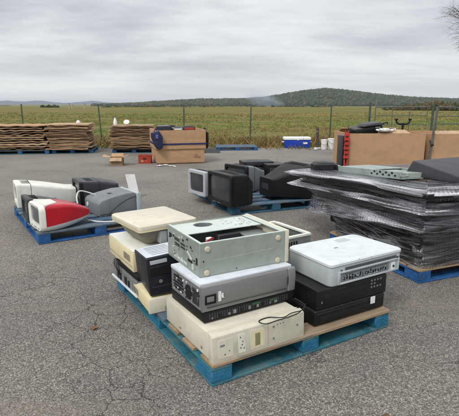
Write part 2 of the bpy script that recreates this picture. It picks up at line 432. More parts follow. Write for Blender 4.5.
    mxx = N(n, 'ShaderNodeMath', operation='MAXIMUM'); l.new(c1, mxx.inputs[0]); l.new(c2, mxx.inputs[1])
    m4 = N(n, 'ShaderNodeMix', data_type='RGBA'); l.new(mxx.outputs[0], m4.inputs[0]); l.new(m3b.outputs[2], m4.inputs[6]); m4.inputs[7].default_value = (*lin((70, 67, 63)), 1)
    l.new(m4.outputs[2], b.inputs['Base Color'])
    b.inputs['Roughness'].default_value = 0.85
    # relief
    inv = N(n, 'ShaderNodeMath', operation='MULTIPLY_ADD'); l.new(v1.outputs['Distance'], inv.inputs[0]); inv.inputs[1].default_value = -0.8; l.new(nf.outputs[0], inv.inputs[2])
    sb = N(n, 'ShaderNodeMath', operation='SUBTRACT'); l.new(inv.outputs[0], sb.inputs[0]); l.new(mxx.outputs[0], sb.inputs[1])
    bp = N(n, 'ShaderNodeBump', in_Strength=0.75, in_Distance=0.008); l.new(sb.outputs[0], bp.inputs['Height']); l.new(bp.outputs[0], b.inputs['Normal'])
    return m


lot = MB()
xs = np.linspace(-60, 60, 61); ys = np.linspace(-30, 16.4, 30)
vs = [(x, y, 0.0) for y in ys for x in xs]
fs = [(j * 61 + i, j * 61 + i + 1, (j + 1) * 61 + i + 1, (j + 1) * 61 + i) for j in range(29) for i in range(60)]
lot.add(vs, fs)
tag(lot.build('parking_lot', asphalt(), fix=False), kind='structure')


def fbm(x, y, s, o=3, seed=0.0):
    return noise.fractal(Vector((x * s + seed, y * s - seed, seed)), 1.0, 2.0, o)


def edge_y(x):
    return 15.5 + 0.30 * fbm(x, 0, 0.35, 4, 3.0) + 0.02 * x


def field_z(x, y):
    e = edge_y(x)
    if y < e - 0.5: return -0.08
    z = -0.08 + 0.12 * min(1, (y - e + 0.5) / 0.7)
    z += 0.04 * fbm(x, y, 0.4, 3, 1.0)
    if y > 30: z += min(1, (y - 30) / 60) * 0.35 * fbm(x, y, 0.02, 2, 5.0)
    if y > 210:
        z -= 5.0 * min(1, (y - 210) / 260)
    return z


def field_mat():
    m = bpy.data.materials.new('autumn field'); m.use_nodes = True
    n, l = m.node_tree.nodes, m.node_tree.links
    b = n['Principled BSDF']; b.inputs['Roughness'].default_value = 1.0; b.inputs['Specular IOR Level'].default_value = 0.05
    t = N(n, 'ShaderNodeTexCoord')
    mp = N(n, 'ShaderNodeMapping'); mp.inputs['Scale'].default_value = (0.35, 1.0, 1); l.new(t.outputs['Object'], mp.inputs[0])
    na = N(n, 'ShaderNodeTexNoise', in_Scale=0.12, in_Detail=8.0, in_Roughness=0.65); l.new(mp.outputs[0], na.inputs[0])
    ra = ramp(n, [(0.36, lin((84, 102, 54))), (0.46, lin((112, 118, 68))), (0.54, lin((130, 120, 76))), (0.64, lin((138, 110, 74)))]); l.new(na.outputs[0], ra.inputs[0])
    nb = N(n, 'ShaderNodeTexNoise', in_Scale=2.6, in_Detail=9.0, in_Roughness=0.75); l.new(mp.outputs[0], nb.inputs[0])
    rb = ramp(n, [(0.28, (0.55, 0.55, 0.5)), (0.5, (1, 1, 1)), (0.75, (1.4, 1.35, 1.2))]); l.new(nb.outputs[0], rb.inputs[0])
    mx = N(n, 'ShaderNodeMix', data_type='RGBA', blend_type='MULTIPLY', in_Factor=1.0); l.new(ra.outputs[0], mx.inputs[6]); l.new(rb.outputs[0], mx.inputs[7])
    # far crop strip: browner past 60 m
    sp = N(n, 'ShaderNodeSeparateXYZ'); l.new(t.outputs['Object'], sp.inputs[0])
    gy = N(n, 'ShaderNodeMapRange', interpolation_type='SMOOTHSTEP'); l.new(sp.outputs[1], gy.inputs[0])
    gy.inputs['From Min'].default_value = 55; gy.inputs['From Max'].default_value = 95; gy.inputs['To Max'].default_value = 0.42
    mx2 = N(n, 'ShaderNodeMix', data_type='RGBA'); l.new(gy.outputs[0], mx2.inputs[0]); l.new(mx.outputs[2], mx2.inputs[6]); mx2.inputs[7].default_value = (*lin((112, 102, 66)), 1)
    l.new(mx2.outputs[2], b.inputs['Base Color'])
    bp = N(n, 'ShaderNodeBump', in_Strength=0.8, in_Distance=0.15); l.new(nb.outputs[0], bp.inputs['Height']); l.new(bp.outputs[0], b.inputs['Normal'])
    return m


fld = MB()
rows = [13.2, 13.7, 14.1, 14.4, 14.6, 14.8, 15.0, 15.2, 15.5, 15.75, 16, 16.4, 17, 18.5, 20, 22, 25, 29, 34, 40, 48, 58, 70, 85, 105, 130, 160, 190, 210, 240, 300, 380, 480, 700, 1000, 1500, 2200, 3500, 6000, 9000, 11500]
NX = 90
vs = []
for y in rows:
    hw = y * 0.95 + 40 if y < 5000 else 11500
    for i in range(NX + 1):
        x = -hw + 2 * hw * i / NX
        vs.append((x, y, field_z(x, y)))
fs = [(j * (NX + 1) + i, j * (NX + 1) + i + 1, (j + 1) * (NX + 1) + i + 1, (j + 1) * (NX + 1) + i) for j in range(len(rows) - 1) for i in range(NX)]
fld.add(vs, fs)
tag(fld.build('field', field_mat(), fix=False, smooth=True), kind='structure')


# grass and dry weeds
def simple(name, c, rough=0.9):
    m = bpy.data.materials.new(name); m.use_nodes = True
    b = m.node_tree.nodes['Principled BSDF']; b.inputs['Base Color'].default_value = (*lin(c), 1); b.inputs['Roughness'].default_value = rough
    b.inputs['Specular IOR Level'].default_value = 0.1
    return m


gm = [simple('straw blade', (152, 132, 88)), simple('ochre blade', (142, 122, 78)), simple('green blade', (110, 130, 66)), simple('olive blade', (128, 130, 80)), simple('brown stem', (112, 84, 62))]


def grass():
    V, F, MI = [], [], []
    n = 34000
    for k in range(n):
        t = random.random()
        y = 14.7 * (75 / 14.7) ** (t ** 1.5)
        x = random.uniform(-0.62, 0.62) * (y + 2)
        e = edge_y(x)
        if y < e - 0.05:
            if random.random() > 0.12: continue
        near_edge = y < e + 1.8
        p = fbm(x * 0.35, y, 0.11, 4, 9.0)
        band = math.exp(-((y - 30 - 0.25 * x) / 7) ** 2)
        if near_edge:
            h = random.uniform(0.10, 0.30) * (1.4 if random.random() < 0.15 else 1)
            mi = random.choices([0, 1, 2, 3, 4], [2, 3, 1.2, 1.5, 4.5])[0]
        else:
            h = random.uniform(0.04, 0.10) * (1 + y / 120)
            if fbm(x * 0.5, y, 0.6, 2, 14.0) < -0.1: continue
            g = band * 0.55 + (0.35 if x < -0.12 * y else -0.05) + p + random.gauss(0, 0.25)
            mi = random.choices([2, 3], [2, 1])[0] if g > 0.35 else random.choices([0, 1, 3, 4, 2], [2.5, 3, 2, 1.5, 0.7])[0]
        z0 = field_z(x, y)
        w = 0.008 + y * 0.0007
        for q in range(4):
            a = random.uniform(0, math.pi); bx, by = math.cos(a) * w, math.sin(a) * w * 0.6
            ox, oy = random.gauss(0, 0.09), random.gauss(0, 0.09)
            lx, ly = random.gauss(0, 0.7) * h, random.gauss(0, 0.4) * h
            hh = h * random.uniform(0.6, 1.15)
            b = len(V)
            V.append((x + ox - bx, y + oy - by, z0 - 0.02)); V.append((x + ox + bx, y + oy + by, z0 - 0.02)); V.append((x + ox + lx, y + oy + ly, z0 + hh))
            F.append((b, b + 1, b + 2)); MI.append(mi)
    me = bpy.data.meshes.new('grass'); me.from_pydata(V, [], F)
    for m in gm: me.materials.append(m)
    me.polygons.foreach_set('material_index', MI); me.update()
    tag(inst(me, 'grass'), 'dry straw and green grass growing over the field', 'grass', kind='stuff')


grass()


# loose chips on the lot
def gravel():
    ico = bmesh.new(); bmesh.ops.create_icosphere(ico, subdivisions=1, radius=1)
    iv = np.array([v.co[:] for v in ico.verts]); jf = np.array([[v.index for v in f.verts] for f in ico.faces]); ico.free()
    V, F, MI = [], [], []
    b = 0
    for k in range(5200):
        y = 1.3 + 9 * random.random() ** 1.8
        x = random.uniform(-0.6, 0.6) * (y + 0.4)
        r = random.uniform(0.0016, 0.0042) * (1.7 if random.random() < 0.05 else 1)
        sc = np.array([r * random.uniform(0.7, 1.4), r * random.uniform(0.7, 1.4), r * random.uniform(0.4, 0.8)])
        vv = iv * (1 + rng.uniform(-0.25, 0.25, (12, 1))) * sc + np.array([x, y, r * 0.25])
        V.append(vv); F.append(jf + b); MI += [random.choices([0, 1, 2], [3, 2, 1])[0]] * 20; b += 12
    me = bpy.data.meshes.new('gravel'); me.from_pydata(np.concatenate(V).tolist(), [], np.concatenate(F).tolist())
    for m in (simple('chip grey', (128, 124, 118)), simple('chip dark', (92, 88, 84)), simple('chip pale', (176, 170, 160))): me.materials.append(m)
    me.polygons.foreach_set('material_index', MI); me.update()
    tag(inst(me, 'gravel'), 'loose grey stone chips scattered over the old asphalt', 'gravel', kind='stuff')


gravel()


# ------------------------------------------------------------------ hills, woods, far mountains, smoke
def px2x(px, d): return (px - 229.5) / 465 * d


def interp(tab, x):
    return float(np.interp(x, [a for a, _ in tab], [b for _, b in tab]))


HT = [(-200, 3), (-60, 0), (60, -2.5), (100, -2.2), (130, -0.8), (150, 0.4), (180, 2.2), (200, 3.4), (225, 3.2), (245, 4.0), (265, 5.2), (285, 8.6), (300, 11.2), (320, 13.2), (338, 12.4), (360, 9.6), (380, 7.4), (400, 5.6), (430, 4.2), (470, 3.0), (560, 2.0), (700, 4)]


def hill_z(x, y):
    px = x / y * 465 + 229.5
    top = 1.4 + interp(HT, px) / 465 * 1900 + 1.5 * fbm(px, 0, 0.06, 4, 2.0)
    t = (y - 1350) / (1950 - 1350)
    if t <= 0: return -5.5
    s = math.sin(min(t, 1) * math.pi / 2) if t < 1 else math.cos(min(1, (y - 1950) / 900) * math.pi / 2)
    return -5.5 + (top + 5.5) * s ** 0.8


woods_ground = M('wooded hillside', (78, 78, 52), 1.0, 0.3, 0.02, spec=0.05)
hl = MB()
hy = [1350, 1400, 1460, 1520, 1580, 1650, 1720, 1800, 1880, 1950, 2050, 2200, 2400, 2600, 2840]
HX = 150
vs = [(px2x(-200 + 900 * i / HX, y), y, hill_z(px2x(-200 + 900 * i / HX, y), y)) for y in hy for i in range(HX + 1)]
fs = [(j * (HX + 1) + i, j * (HX + 1) + i + 1, (j + 1) * (HX + 1) + i + 1, (j + 1) * (HX + 1) + i) for j in range(len(hy) - 1) for i in range(HX)]
hl.add(vs, fs)
tag(hl.build('hill', woods_ground, fix=False, smooth=True), kind='structure')

tree_m = [simple('tree green', (58, 74, 50)), simple('tree olive', (72, 80, 52)), simple('tree brown', (82, 78, 58)), simple('tree rust', (98, 80, 58)), simple('tree dark', (52, 66, 50)), simple('tree grey', (98, 94, 80))]


def blob_wood(name, label, spots, leafy=1):
    ico = bmesh.new(); bmesh.ops.create_icosphere(ico, subdivisions=leafy, radius=1)
    iv = np.array([v.co[:] for v in ico.verts]); jf = np.array([[v.index for v in f.verts] for f in ico.faces]); ico.free()
    V, F, MI = [], [], []
    b = 0
    for (x, y, z, r, h, mi) in spots:
        nv = len(iv)
        d = iv * (1 + rng.uniform(-0.34, 0.30, (nv, 1)))
        vv = d * np.array([r, r, h * 0.55]) + np.array([x, y, z + h * 0.5])
        V.append(vv); F.append(jf + b); MI += [mi] * len(jf); b += nv
    me = bpy.data.meshes.new(name); me.from_pydata(np.concatenate(V).tolist(), [], np.concatenate(F).tolist())
    for m in tree_m: me.materials.append(m)
    me.polygons.foreach_set('material_index', MI); me.update()
    tag(inst(me, name), label, 'woods', kind='stuff')


sp = []
for k in range(10500):
    px = random.uniform(95, 480)
    y = 1352 + 660 * random.random() ** 1.15
    x = px2x(px, y); z = hill_z(x, y)
    if fbm(x, y, 0.012, 3, 4.0) < -0.42: continue
    r = random.uniform(2.6, 5.2); h = random.uniform(5.5, 10)
    lo = (y - 1370) / 640
    mi = random.choices(range(6), [4, 3, 1.2, 0.15 if lo > .35 else 0.8, 3, 0.6])[0]
    if px < 250: mi = random.choices(range(6), [1.5, 3, 3, 0.5, 1.2, 1.5])[0]
    sp.append((x, y, z - 1, r, h, mi))
blob_wood('woods', 'autumn woods covering the long hill behind the field', sp)
sp = []
for k in range(1100):                                   # scrub along the right side of the field
    y = random.uniform(92, 130); px = 386 + 110 * random.random() ** 0.8
    x = px2x(px, y)
    g = min(1, (px - 380) / 40)
    for q in range(3):
        sp.append((x + random.gauss(0, 0.8), y + random.gauss(0, 0.6), field_z(x, y) - 0.2 + random.uniform(0, 1.1) * g * random.random(), random.uniform(0.16, 0.42), random.uniform(0.35, 1.2) * (0.4 + 0.6 * g), random.choices(range(6), [1, 2, 3, 3, 1, 1.5])[0]))
blob_wood('scrub', 'rust and olive autumn scrub at the far edge of the field', sp)
sp = []
for k in range(60):                                    # dark clump out in the field
    y = random.uniform(196, 206); px = 46 + 16 * random.random(); x = px2x(px, y)
    sp.append((x, y, field_z(x, y) - 0.3, random.uniform(0.4, 0.8), random.uniform(0.8, 1.5), random.choice([0, 4, 4, 1])))
for k in range(520):                                   # low hedge line along the field's far end
    y = random.uniform(200, 210); px = random.uniform(105, 330); x = px2x(px, y)
    sp.append((x, y, field_z(x, y) - 0.3, random.uniform(0.35, 0.8), random.uniform(0.4, 1.0) * (0.5 + 0.5 * random.random()), random.choice([1, 2, 2, 3, 0, 4])))
blob_wood('hedgerow', 'low brown hedgerow along the far end of the field', sp)

MT = [(-300, 0.6), (-100, 1.2), (0, 1.8), (14, 2.2), (28, 1.4), (44, 2.4), (58, 1.0), (70, 0.4), (84, 1.2), (96, 2.2), (108, 0.9), (125, 0.2), (150, -0.3), (200, 0.0), (300, 1.0), (500, 1.5), (800, 1.5)]
mt = MB()
my = [8000, 8600, 9300, 10000, 10600]
mz = [0.0, 0.6, 1.0, 0.7, 0]
vs = []
for y, k in zip(my, mz):
    for i in range(201):
        px = -300 + 1100 * i / 200
        top = 1.4 + (interp(MT, px) * 1.25 + 0.5 + 0.35 * fbm(px, 0, 0.12, 4, 7.0)) / 465 * 9300
        vs.append((px2x(px, y), y, -6 + (top + 6) * k))
fs = [(j * 201 + i, j * 201 + i + 1, (j + 1) * 201 + i + 1, (j + 1) * 201 + i) for j in range(4) for i in range(200)]
mt.add(vs, fs)
tag(mt.build('mountains', M('distant forested ridge', (52, 66, 80), 1.0, 0.15, 0.002, spec=0.02), fix=False, smooth=True), kind='structure')

vm = bpy.data.materials.new('pale air'); vm.use_nodes = True
vn, vl = vm.node_tree.nodes, vm.node_tree.links
vn.clear()
pv = N(vn, 'ShaderNodeVolumePrincipled'); pv.inputs['Color'].default_value = (0.80, 0.88, 0.97, 1); pv.inputs['Density'].default_value = 0.95e-4
vo = N(vn, 'ShaderNodeOutputMaterial'); vl.new(pv.outputs[0], vo.inputs['Volume'])
hz = MB().box(-13000, 13000, -400, 12000, -7.5, 85)
tag(hz.build('haze', vm), 'pale autumn haze filling the air over the valley', 'haze', kind='stuff')

sm = bpy.data.materials.new('thin smoke'); sm.use_nodes = True
vn, vl = sm.node_tree.nodes, sm.node_tree.links
vn.clear()
pv = N(vn, 'ShaderNodeVolumePrincipled'); pv.inputs['Color'].default_value = (0.74, 0.86, 1.0, 1)
vt = N(vn, 'ShaderNodeTexCoord')
vg = N(vn, 'ShaderNodeTexGradient', gradient_type='SPHERICAL'); vl.new(vt.outputs['Object'], vg.inputs[0])
vz = N(vn, 'ShaderNodeTexNoise', in_Scale=2.2, in_Detail=3.0); vl.new(vt.outputs['Object'], vz.inputs[0])
vr = ramp(vn, [(0.35, (0, 0, 0)), (0.65, (1, 1, 1))]); vl.new(vz.outputs[0], vr.inputs[0])
vmul = N(vn, 'ShaderNodeMath', operation='MULTIPLY'); vl.new(vg.outputs['Fac'], vmul.inputs[0]); vl.new(vr.outputs[0], vmul.inputs[1])
vm2 = N(vn, 'ShaderNodeMath', operation='MULTIPLY'); vl.new(vmul.outputs[0], vm2.inputs[0]); vm2.inputs[1].default_value = 0.036
vl.new(vm2.outputs[0], pv.inputs['Density'])
vo = N(vn, 'ShaderNodeOutputMaterial'); vl.new(pv.outputs[0], vo.inputs['Volume'])
smk = MB()
smk.loft([[(math.sin(math.pi * k / 12) * math.cos(2 * math.pi * q / 18), math.sin(math.pi * k / 12) * math.sin(2 * math.pi * q / 18), -math.cos(math.pi * k / 12)) for q in range(18)] for k in range(1, 12)])
o = tag(smk.build('smoke', sm), 'thin bluish smoke drifting up in front of the hill', 'smoke', kind='stuff')
o.location = (px2x(262, 1150), 1150, 13); o.scale = (62, 40, 22); o.rotation_euler = (0, R(18), 0)


# ------------------------------------------------------------------ fence, gate, bare tree
fence = thing('wire_fence', 'wire fence on slim green posts along the field edge', 'fence', (0, 16.0, 0))


def t_post(h):
    mb = MB()
    mb.box(-0.022, 0.022, -0.004, 0.004, -0.2, h).box(-0.004, 0.004, 0.0041, 0.035, -0.2, h)
    for k in range(12): mb.box(-0.008, 0.008, -0.010, -0.0041, 0.15 + k * 0.09, 0.17 + k * 0.09)
    return mb.mesh('post', post_m)


tp = t_post(1.38)
fx = [-12.2, -9.2, -7.0, -4.35, -1.55, 0.70, 3.42]
for x in fx:
    inst(tp, 'post', fence, (x, random.uniform(-0.05, 0.05), 0.02), (R(random.uniform(-2, 2)), R(random.uniform(-2.5, 2.5)), R(random.uniform(-15, 15))))
for zz in (0.3, 0.58, 0.86, 1.14):
    pts = []
    for i in range(len(fx)):
        pts.append((fx[i], -0.02, zz + 0.01))
        if i < len(fx) - 1: pts.append(((fx[i] + fx[i + 1]) / 2, -0.02, zz - 0.025))
    pts.append((4.68, -0.02, zz))
    MB().tube(pts, 0.0028, 4).build('wire', wire_m, fence)
gate = thing('tube_gate', 'rusty tube gate and tall posts at the fence end beyond the cardboard boxes', 'gate', (4.7, 15.9, 0))
MB().tube([(0, 0, 0), (0, 0, 1.46)], 0.035, 8).build('gate_post', post_m, gate)
MB().tube([(2.1, 0, 0), (2.12, 0, 1.40)], 0.04, 8).build('gate_post', post_m, gate)
MB().tube([(0.18, -0.02, 0.12), (0.18, -0.02, 1.30), (1.92, -0.02, 1.30), (1.92, -0.02, 0.12), (0.18, -0.02, 0.12)], 0.024, 8).build('gate_frame', galv, gate)
for zz in (0.42, 0.72, 1.02): MB().tube([(0.2, -0.02, zz), (1.9, -0.02, zz)], 0.014, 6).build('rail', galv, gate)
for x in (0.75, 1.33): MB().tube([(x, -0.02, 0.13), (x, -0.02, 1.29)], 0.012, 6).build('upright', galv, gate)
gate2 = thing('tube_gate', 'second tube gate leaf with three rails past the tall gate posts', 'gate', (6.95, 15.9, 0))
MB().tube([(0, -0.02, 0.12), (0, -0.02, 1.30), (2.1, -0.02, 1.26), (2.1, -0.02, 0.12), (0, -0.02, 0.12)], 0.024, 8).build('gate_frame', galv, gate2)
for zz in (0.42, 0.75, 1.0): MB().tube([(0.02, -0.02, zz), (2.08, -0.02, zz)], 0.014, 6).build('rail', galv, gate2)
MB().tube([(2.25, 0, 0), (2.25, 0, 1.4)], 0.04, 8).build('gate_post', post_m, gate2)
mp_ = [(px2x(73, 150), 150, 1.5), (px2x(76, 150), 150, 1.1), (px2x(88, 150), 150, 1.4)]
for (x, y, h), lb in zip(mp_, ('tallest pale marker post far out in the field', 'short pale marker post just beside the tallest one', 'lone pale marker post farther along the field')):
    t = thing('marker_post', lb, 'post', (x, y, field_z(x, y) - 0.1))
    MB().tube([(0, 0, 0), (0, 0, h)], 0.28 if h > 1.3 else 0.35, 8).build('post', simple('weathered timber', (176, 160, 140)), t)
    MB().lathe([(0.30, 0), (0.30, 0.08), (0.02, 0.14)], (0, 0, h), 8).build('cap', galv, t)

bt = thing('bare_tree', 'bare thin twigged tree reaching in over the lot', 'tree', (6.55, 11.2, -0.1))
tr = MB(); lbs = []
MB().tube([(0, 0, -0.1), (0.05, 0.0, 1.2), (0.02, 0.05, 2.6), (-0.05, 0.02, 4.2), (0.0, 0.0, 5.6)], [0.13, 0.11, 0.09, 0.07, 0.03], 10).build('trunk', bark, bt)


def branch(mb, p, d, L, r, depth):
    pts = [Vector(p)]; d = Vector(d).normalized(); k = 5
    for i in range(k):
        d = (d + Vector((random.gauss(0, 0.16), random.gauss(0, 0.16), random.gauss(0, 0.12) - (0.05 if depth < 2 else -0.04)))).normalized()
        pts.append(pts[-1] + d * L / k)
    mb.tube(pts, [r * (1 - 0.75 * i / k) for i in range(k + 1)], 5 if depth > 1 else 3)
    if depth > 0:
        for i in range(1, k + 1):
            for q in range(2):
                a = Vector((random.gauss(0, 1), random.gauss(0, 1), random.gauss(0, 0.7)))
                branch(mb, pts[i], d * 0.9 + a.normalized() * 0.8, L * random.uniform(0.35, 0.6), r * 0.42, depth - 1)


for (z, dx_, dz_, L) in ((2.3, -1, 0.05, 1.0), (2.7, -1, 0.35, 1.15), (3.1, -1, 0.15, 1.25), (3.5, -1, 0.5, 1.3), (3.2, 1, 0.5, 1.3), (3.9, 0.4, 0.8, 1.2), (4.1, -0.8, 0.8, 1.3), (4.6, -0.7, 0.6, 1.0), (2.9, 0.5, 0.4, 1.2)):
    mb = MB(); branch(mb, (0, 0, z), (dx_, random.uniform(-0.3, 0.3), dz_), L, 0.022, 3)
    mb.build('limb', bark, bt, fix=False)


# ------------------------------------------------------------------ pallets
def pallet(label, F, ang, L, W, block_m, deck_m, base_m, nb=8, h=0.12, lead=None, group='blue pallets on the lot'):
    t = thing('pallet', label, 'pallet', (F[0], F[1], 0), ang, group)
    k = h / 0.12
    z1, z2, z3, z4 = 0.018 * k, 0.084 * k, 0.100 * k, 0.120 * k
    bx, by = 0.12, 0.17
    bm = MB().box(0, bx, 0, by, z1, z2).mesh('block', block_m, 0.004, 1)
    for x in (0, (L - bx) / 2, L - bx):
        for y in (0, (W - by) / 2, W - by):
            inst(bm, 'block', t, (x, y, 0))
    sm_ = MB().box(0, bx, 0, W, z2, z3).mesh('stringer_board', base_m, 0.003, 1)
    bo = MB().box(0, bx, 0.125, W - 0.125, 0.001, z1).mesh('bottom_board', base_m, 0.003, 1)
    for x in (0, (L - bx) / 2, L - bx):
        inst(sm_, 'stringer_board', t, (x, 0, 0)); inst(bo, 'bottom_board', t, (x, 0, 0))
    bl = MB().box(0, L, 0, 0.12, 0.001, z1).mesh('bottom_board', base_m, 0.003, 1)
    inst(bl, 'bottom_board', t, (0, 0, 0)); inst(bl, 'bottom_board', t, (0, W - 0.12, 0))
    w = 0.135
    db = [MB().box(0, L, 0, w, z3, z4).mesh('deck_board', m_, 0.003, 1) for m_ in (deck_m, lead or deck_m)]
    for i in range(nb):
        y = i * (W - w) / (nb - 1)
        o = inst(db[1 if i in (3,) else 0], 'deck_board', t, (random.uniform(-0.012, 0.006), y + (random.uniform(-0.008, 0.008) if 0 < i < nb - 1 else 0), random.uniform(0, 0.002)), (0, 0, R(random.uniform(-0.3, 0.3))))
    return t


pallet('weathered teal pallet carrying the old desktop computers and printers', (-0.088, 2.094), 30.8, 1.29, 1.547, blue_vivid, tan_wood, blue_teal, 8, 0.12, grey_blue)
pallet('blue pallet under the red computer and the white tube monitors', (-1.938, 4.535), 32.5, 1.29, 1.58, blue_deep, grey_blue, blue_deep, 8, 0.12)
pallet('blue pallet under the black tube televisions', (0.032, 5.818), 22.5, 1.3, 1.55, blue_dark, grey_blue, blue_dark, 8, 0.12)
pallet('blue pallet under the tall plastic wrapped stack', (1.51, 3.484), 22.5, 1.4, 1.24, blue_deep, tan_wood, blue_deep, 8, 0.115)


# ------------------------------------------------------------------ front pallet: machines
def slots(mb, x0, x1, y, z0, z1, n, axis='x', d=0.004, frac=0.5, m=0):
    """row of n thin proud bars on the face y=const (axis x) or x=const (axis y)"""
    for i in range(n):
        a = x0 + (x1 - x0) * i / n; b_ = a + (x1 - x0) / n * frac
        if axis == 'x': mb.box(a, b_, y - d, y + 0.002, z0, z1, m)
        else: mb.box(y - d, y + 0.002, a, b_, z0, z1, m)


# beige desktop
t = thing('desktop_computer', 'beige desktop computer lying flat at the bottom of the tall computer pile', 'computer', (-0.080, 2.106, 0.12), 31.0)
MB().box(0, 0.578, 0.045, 0.585, 0.004, 0.148).build('case', beige, t, 0.006)
pr = [(0.0, 0.0), (0.006, 0.142), (0.022, 0.153), (0.046, 0.155), (0.046, 0.0)]
MB().loft([[(x, y, z + 0.001) for y, z in pr] for x in (-0.004, 0.584)]).build('front_bezel', beige, t, 0.003)
for k in range(2): MB().box(0.0, 0.58, 0.050 + k * 0.014, 0.058 + k * 0.014, 0.1482, 0.1500).build('top_ridge', beige, t, 0.0015, 1)
s_ = lambda z: z * 0.012 / 0.142      # the bezel leans back
def lean(x0, x1, z0, z1, d):
    """a plate lying d proud of the leaning bezel"""
    k = 0.006 / 0.142
    return MB().hexa([(x0, z0 * k - d, z0), (x1, z0 * k - d, z0), (x1, z0 * k + .01, z0), (x0, z0 * k + .01, z0), (x0, z1 * k - d, z1), (x1, z1 * k - d, z1), (x1, z1 * k + .01, z1), (x0, z1 * k + .01, z1)])


p1 = lean(0.148, 0.194, 0.020, 0.126, 0.0012).build('drive_panel', M('pale drive front', (222, 219, 206), 0.5, 0.04, dirt=0.2), t, 0.001, 1)
for (x, z) in ((0.158, 0.104), (0.172, 0.079), (0.160, 0.046), (0.180, 0.040), (0.168, 0.062)): lean(x, x + 0.005, z, z + 0.006, 0.0026).build('icon', dark_grey, p1)
p2 = lean(0.028, 0.118, 0.02, 0.122, 0.0012).build('drive_panel', beige, t, 0.001, 1)
for q in ((0.04, 0.066, 0.085, 0.095), (0.064, 0.072, 0.035, 0.043), (0.09, 0.097, 0.05, 0.057)): lean(*q, 0.0022).build('mark', mid_grey, p2)
p3 = lean(0.224, 0.318, 0.018, 0.126, 0.0014).build('drive_panel', beige, t, 0.001, 1)
lean(0.235, 0.306, 0.026, 0.118, 0.0022).build('recess', cream, p3)
lean(0.252, 0.284, 0.035, 0.105, 0.0028).build('sticker', olive_lb, p3)
lean(0.263, 0.275, 0.05, 0.09, 0.0036).build('slot', taupe, p3)
for (x, z) in ((0.372, 0.045), (0.372, 0.112), (0.535, 0.082)):
    MB().disc_y((x, z * 0.04 + 0.001, z), 0.006, 0.004, 12).build('button', mid_grey, t)
for k in range(3): lean(0.395 + k * 0.02, 0.402 + k * 0.02, 0.116, 0.120, 0.001).build('light', dark_grey, t)
lean(0.335, 0.3368, 0.012, 0.138, 0.0008).build('seam', taupe, t)
mb = MB(); mb.box(-0.002, 0.002, 0.38, 0.40, 0.03, 0.04); mb.box(-0.002, 0.002, 0.12, 0.135, 0.03, 0.045); each(mb, 'foot', taupe, t)

# thin black machine
t = thing('slim_computer', 'slim black computer with exposed ports sandwiched above the beige desktop', 'computer', (-0.134, 2.250, 0.2755), 31.5)
MB().box(0, 0.60, 0, 0.40, 0, 0.058).build('case', black_mat, t, 0.003)
mb = MB(); slots(mb, 0.03, 0.56, 0, 0.012, 0.046, 34, d=0.002, frac=0.55); stuff(mb.build('grille', dark_grey, t))
mb = MB()
for k in range(11):
    x = 0.05 + k * 0.046 + random.uniform(-.008, .008)
    mb.box(x, x + random.uniform(0.008, 0.024), -0.005, 0.0, 0.014, 0.014 + random.uniform(0.008, 0.026), k % 3)
each(mb, 'port', [steel, dark_void, mid_grey], t)
mb = MB(); mb.box(0.30, 0.36, -0.012, 0.0, 0.036, 0.046); mb.box(0.42, 0.47, -0.01, 0.0, 0.03, 0.042); each(mb, 'circuit_board', pcb, t)

# silver / white desktop
t = thing('desktop_computer', 'silver fronted desktop computer with white lid beneath the open chassis', 'computer', (-0.136, 2.244, 0.334), 31.0)
MB().box(0.004, 0.598, 0.018, 0.40, 0.0, 0.128).build('case', white_top, t, 0.003)
MB().box(-0.003, 0.601, 0.03, 0.403, 0.1281, 0.152).build('lid', white_top, t, 0.006)
pr = [(0.0, 0.004), (-0.004, 0.10), (0.002, 0.142), (0.017, 0.15), (0.017, 0.002)]
MB().loft([[(x, y, z) for y, z in pr] for x in (-0.005, 0.55)]).build('front_panel', silver, t, 0.004)
pr2 = [(a - 0.003, b_) for a, b_ in pr]
MB().loft([[(x, min(y, 0.014), z) for y, z in pr2] for x in (0.552, 0.606)]).build('end_trim', silver, t, 0.008, 3)
MB().box(-0.001, 0.004, 0.025, 0.395, 0.004, 0.125).build('rear_panel', steel, t)
mb = MB()
for a in range(7):
    for b_ in range(5): mb.box(-0.0032, 0.0, 0.24 + a * 0.018, 0.252 + a * 0.018, 0.025 + b_ * 0.018, 0.037 + b_ * 0.018)
stuff(mb.build('fan_grille', dark_void, t))
mb = MB(); mb.disc_y((-0.001, 0.17, 0.06), 0.042, 0.003, 18, axis='x'); mb.build('fan', dark_void, t)
for k in range(5): MB().box(-0.004, 0.0, 0.045 + k * 0.016, 0.056 + k * 0.016, 0.02, 0.105).build('slot_cover', dark_grey, t)
mb = MB()
for k in range(26):
    y, z = random.uniform(0.03, 0.37), random.uniform(0.01, 0.115)
    mb.box(-0.0055, -0.0008, y, y + random.uniform(0.004, 0.022), z, z + random.uniform(0.003, 0.012), k % 3)
each(mb, 'connector', [steel, dark_grey, label_w], t)
MB().box(0.008, 0.075, -0.0075, -0.002, 0.045, 0.098).build('card_reader', dark_void, t, 0.002, 1)
MB().box(0.018, 0.060, -0.0095, -0.007, 0.060, 0.088).build('flap', mid_grey, t, 0.001, 1)
mb = MB(); mb.box(0.088, 0.104, -0.0072, -0.003, 0.05, 0.104); mb.box(0.108, 0.118, -0.0072, -0.003, 0.066, 0.092); mb.rot_box((0.11, -0.005, 0.075), (0.03, 0.003, 0.006), (0, 0.7, 0)); each(mb, 'torn_label', paper, t)
MB().box(0.545, 0.549, -0.0072, -0.003, 0.05, 0.10).build('status_strip', dark_grey, t)
MB().box(0.02, 0.54, -0.0055, -0.0025, 0.026, 0.0285).build('seam', dark_grey, t)

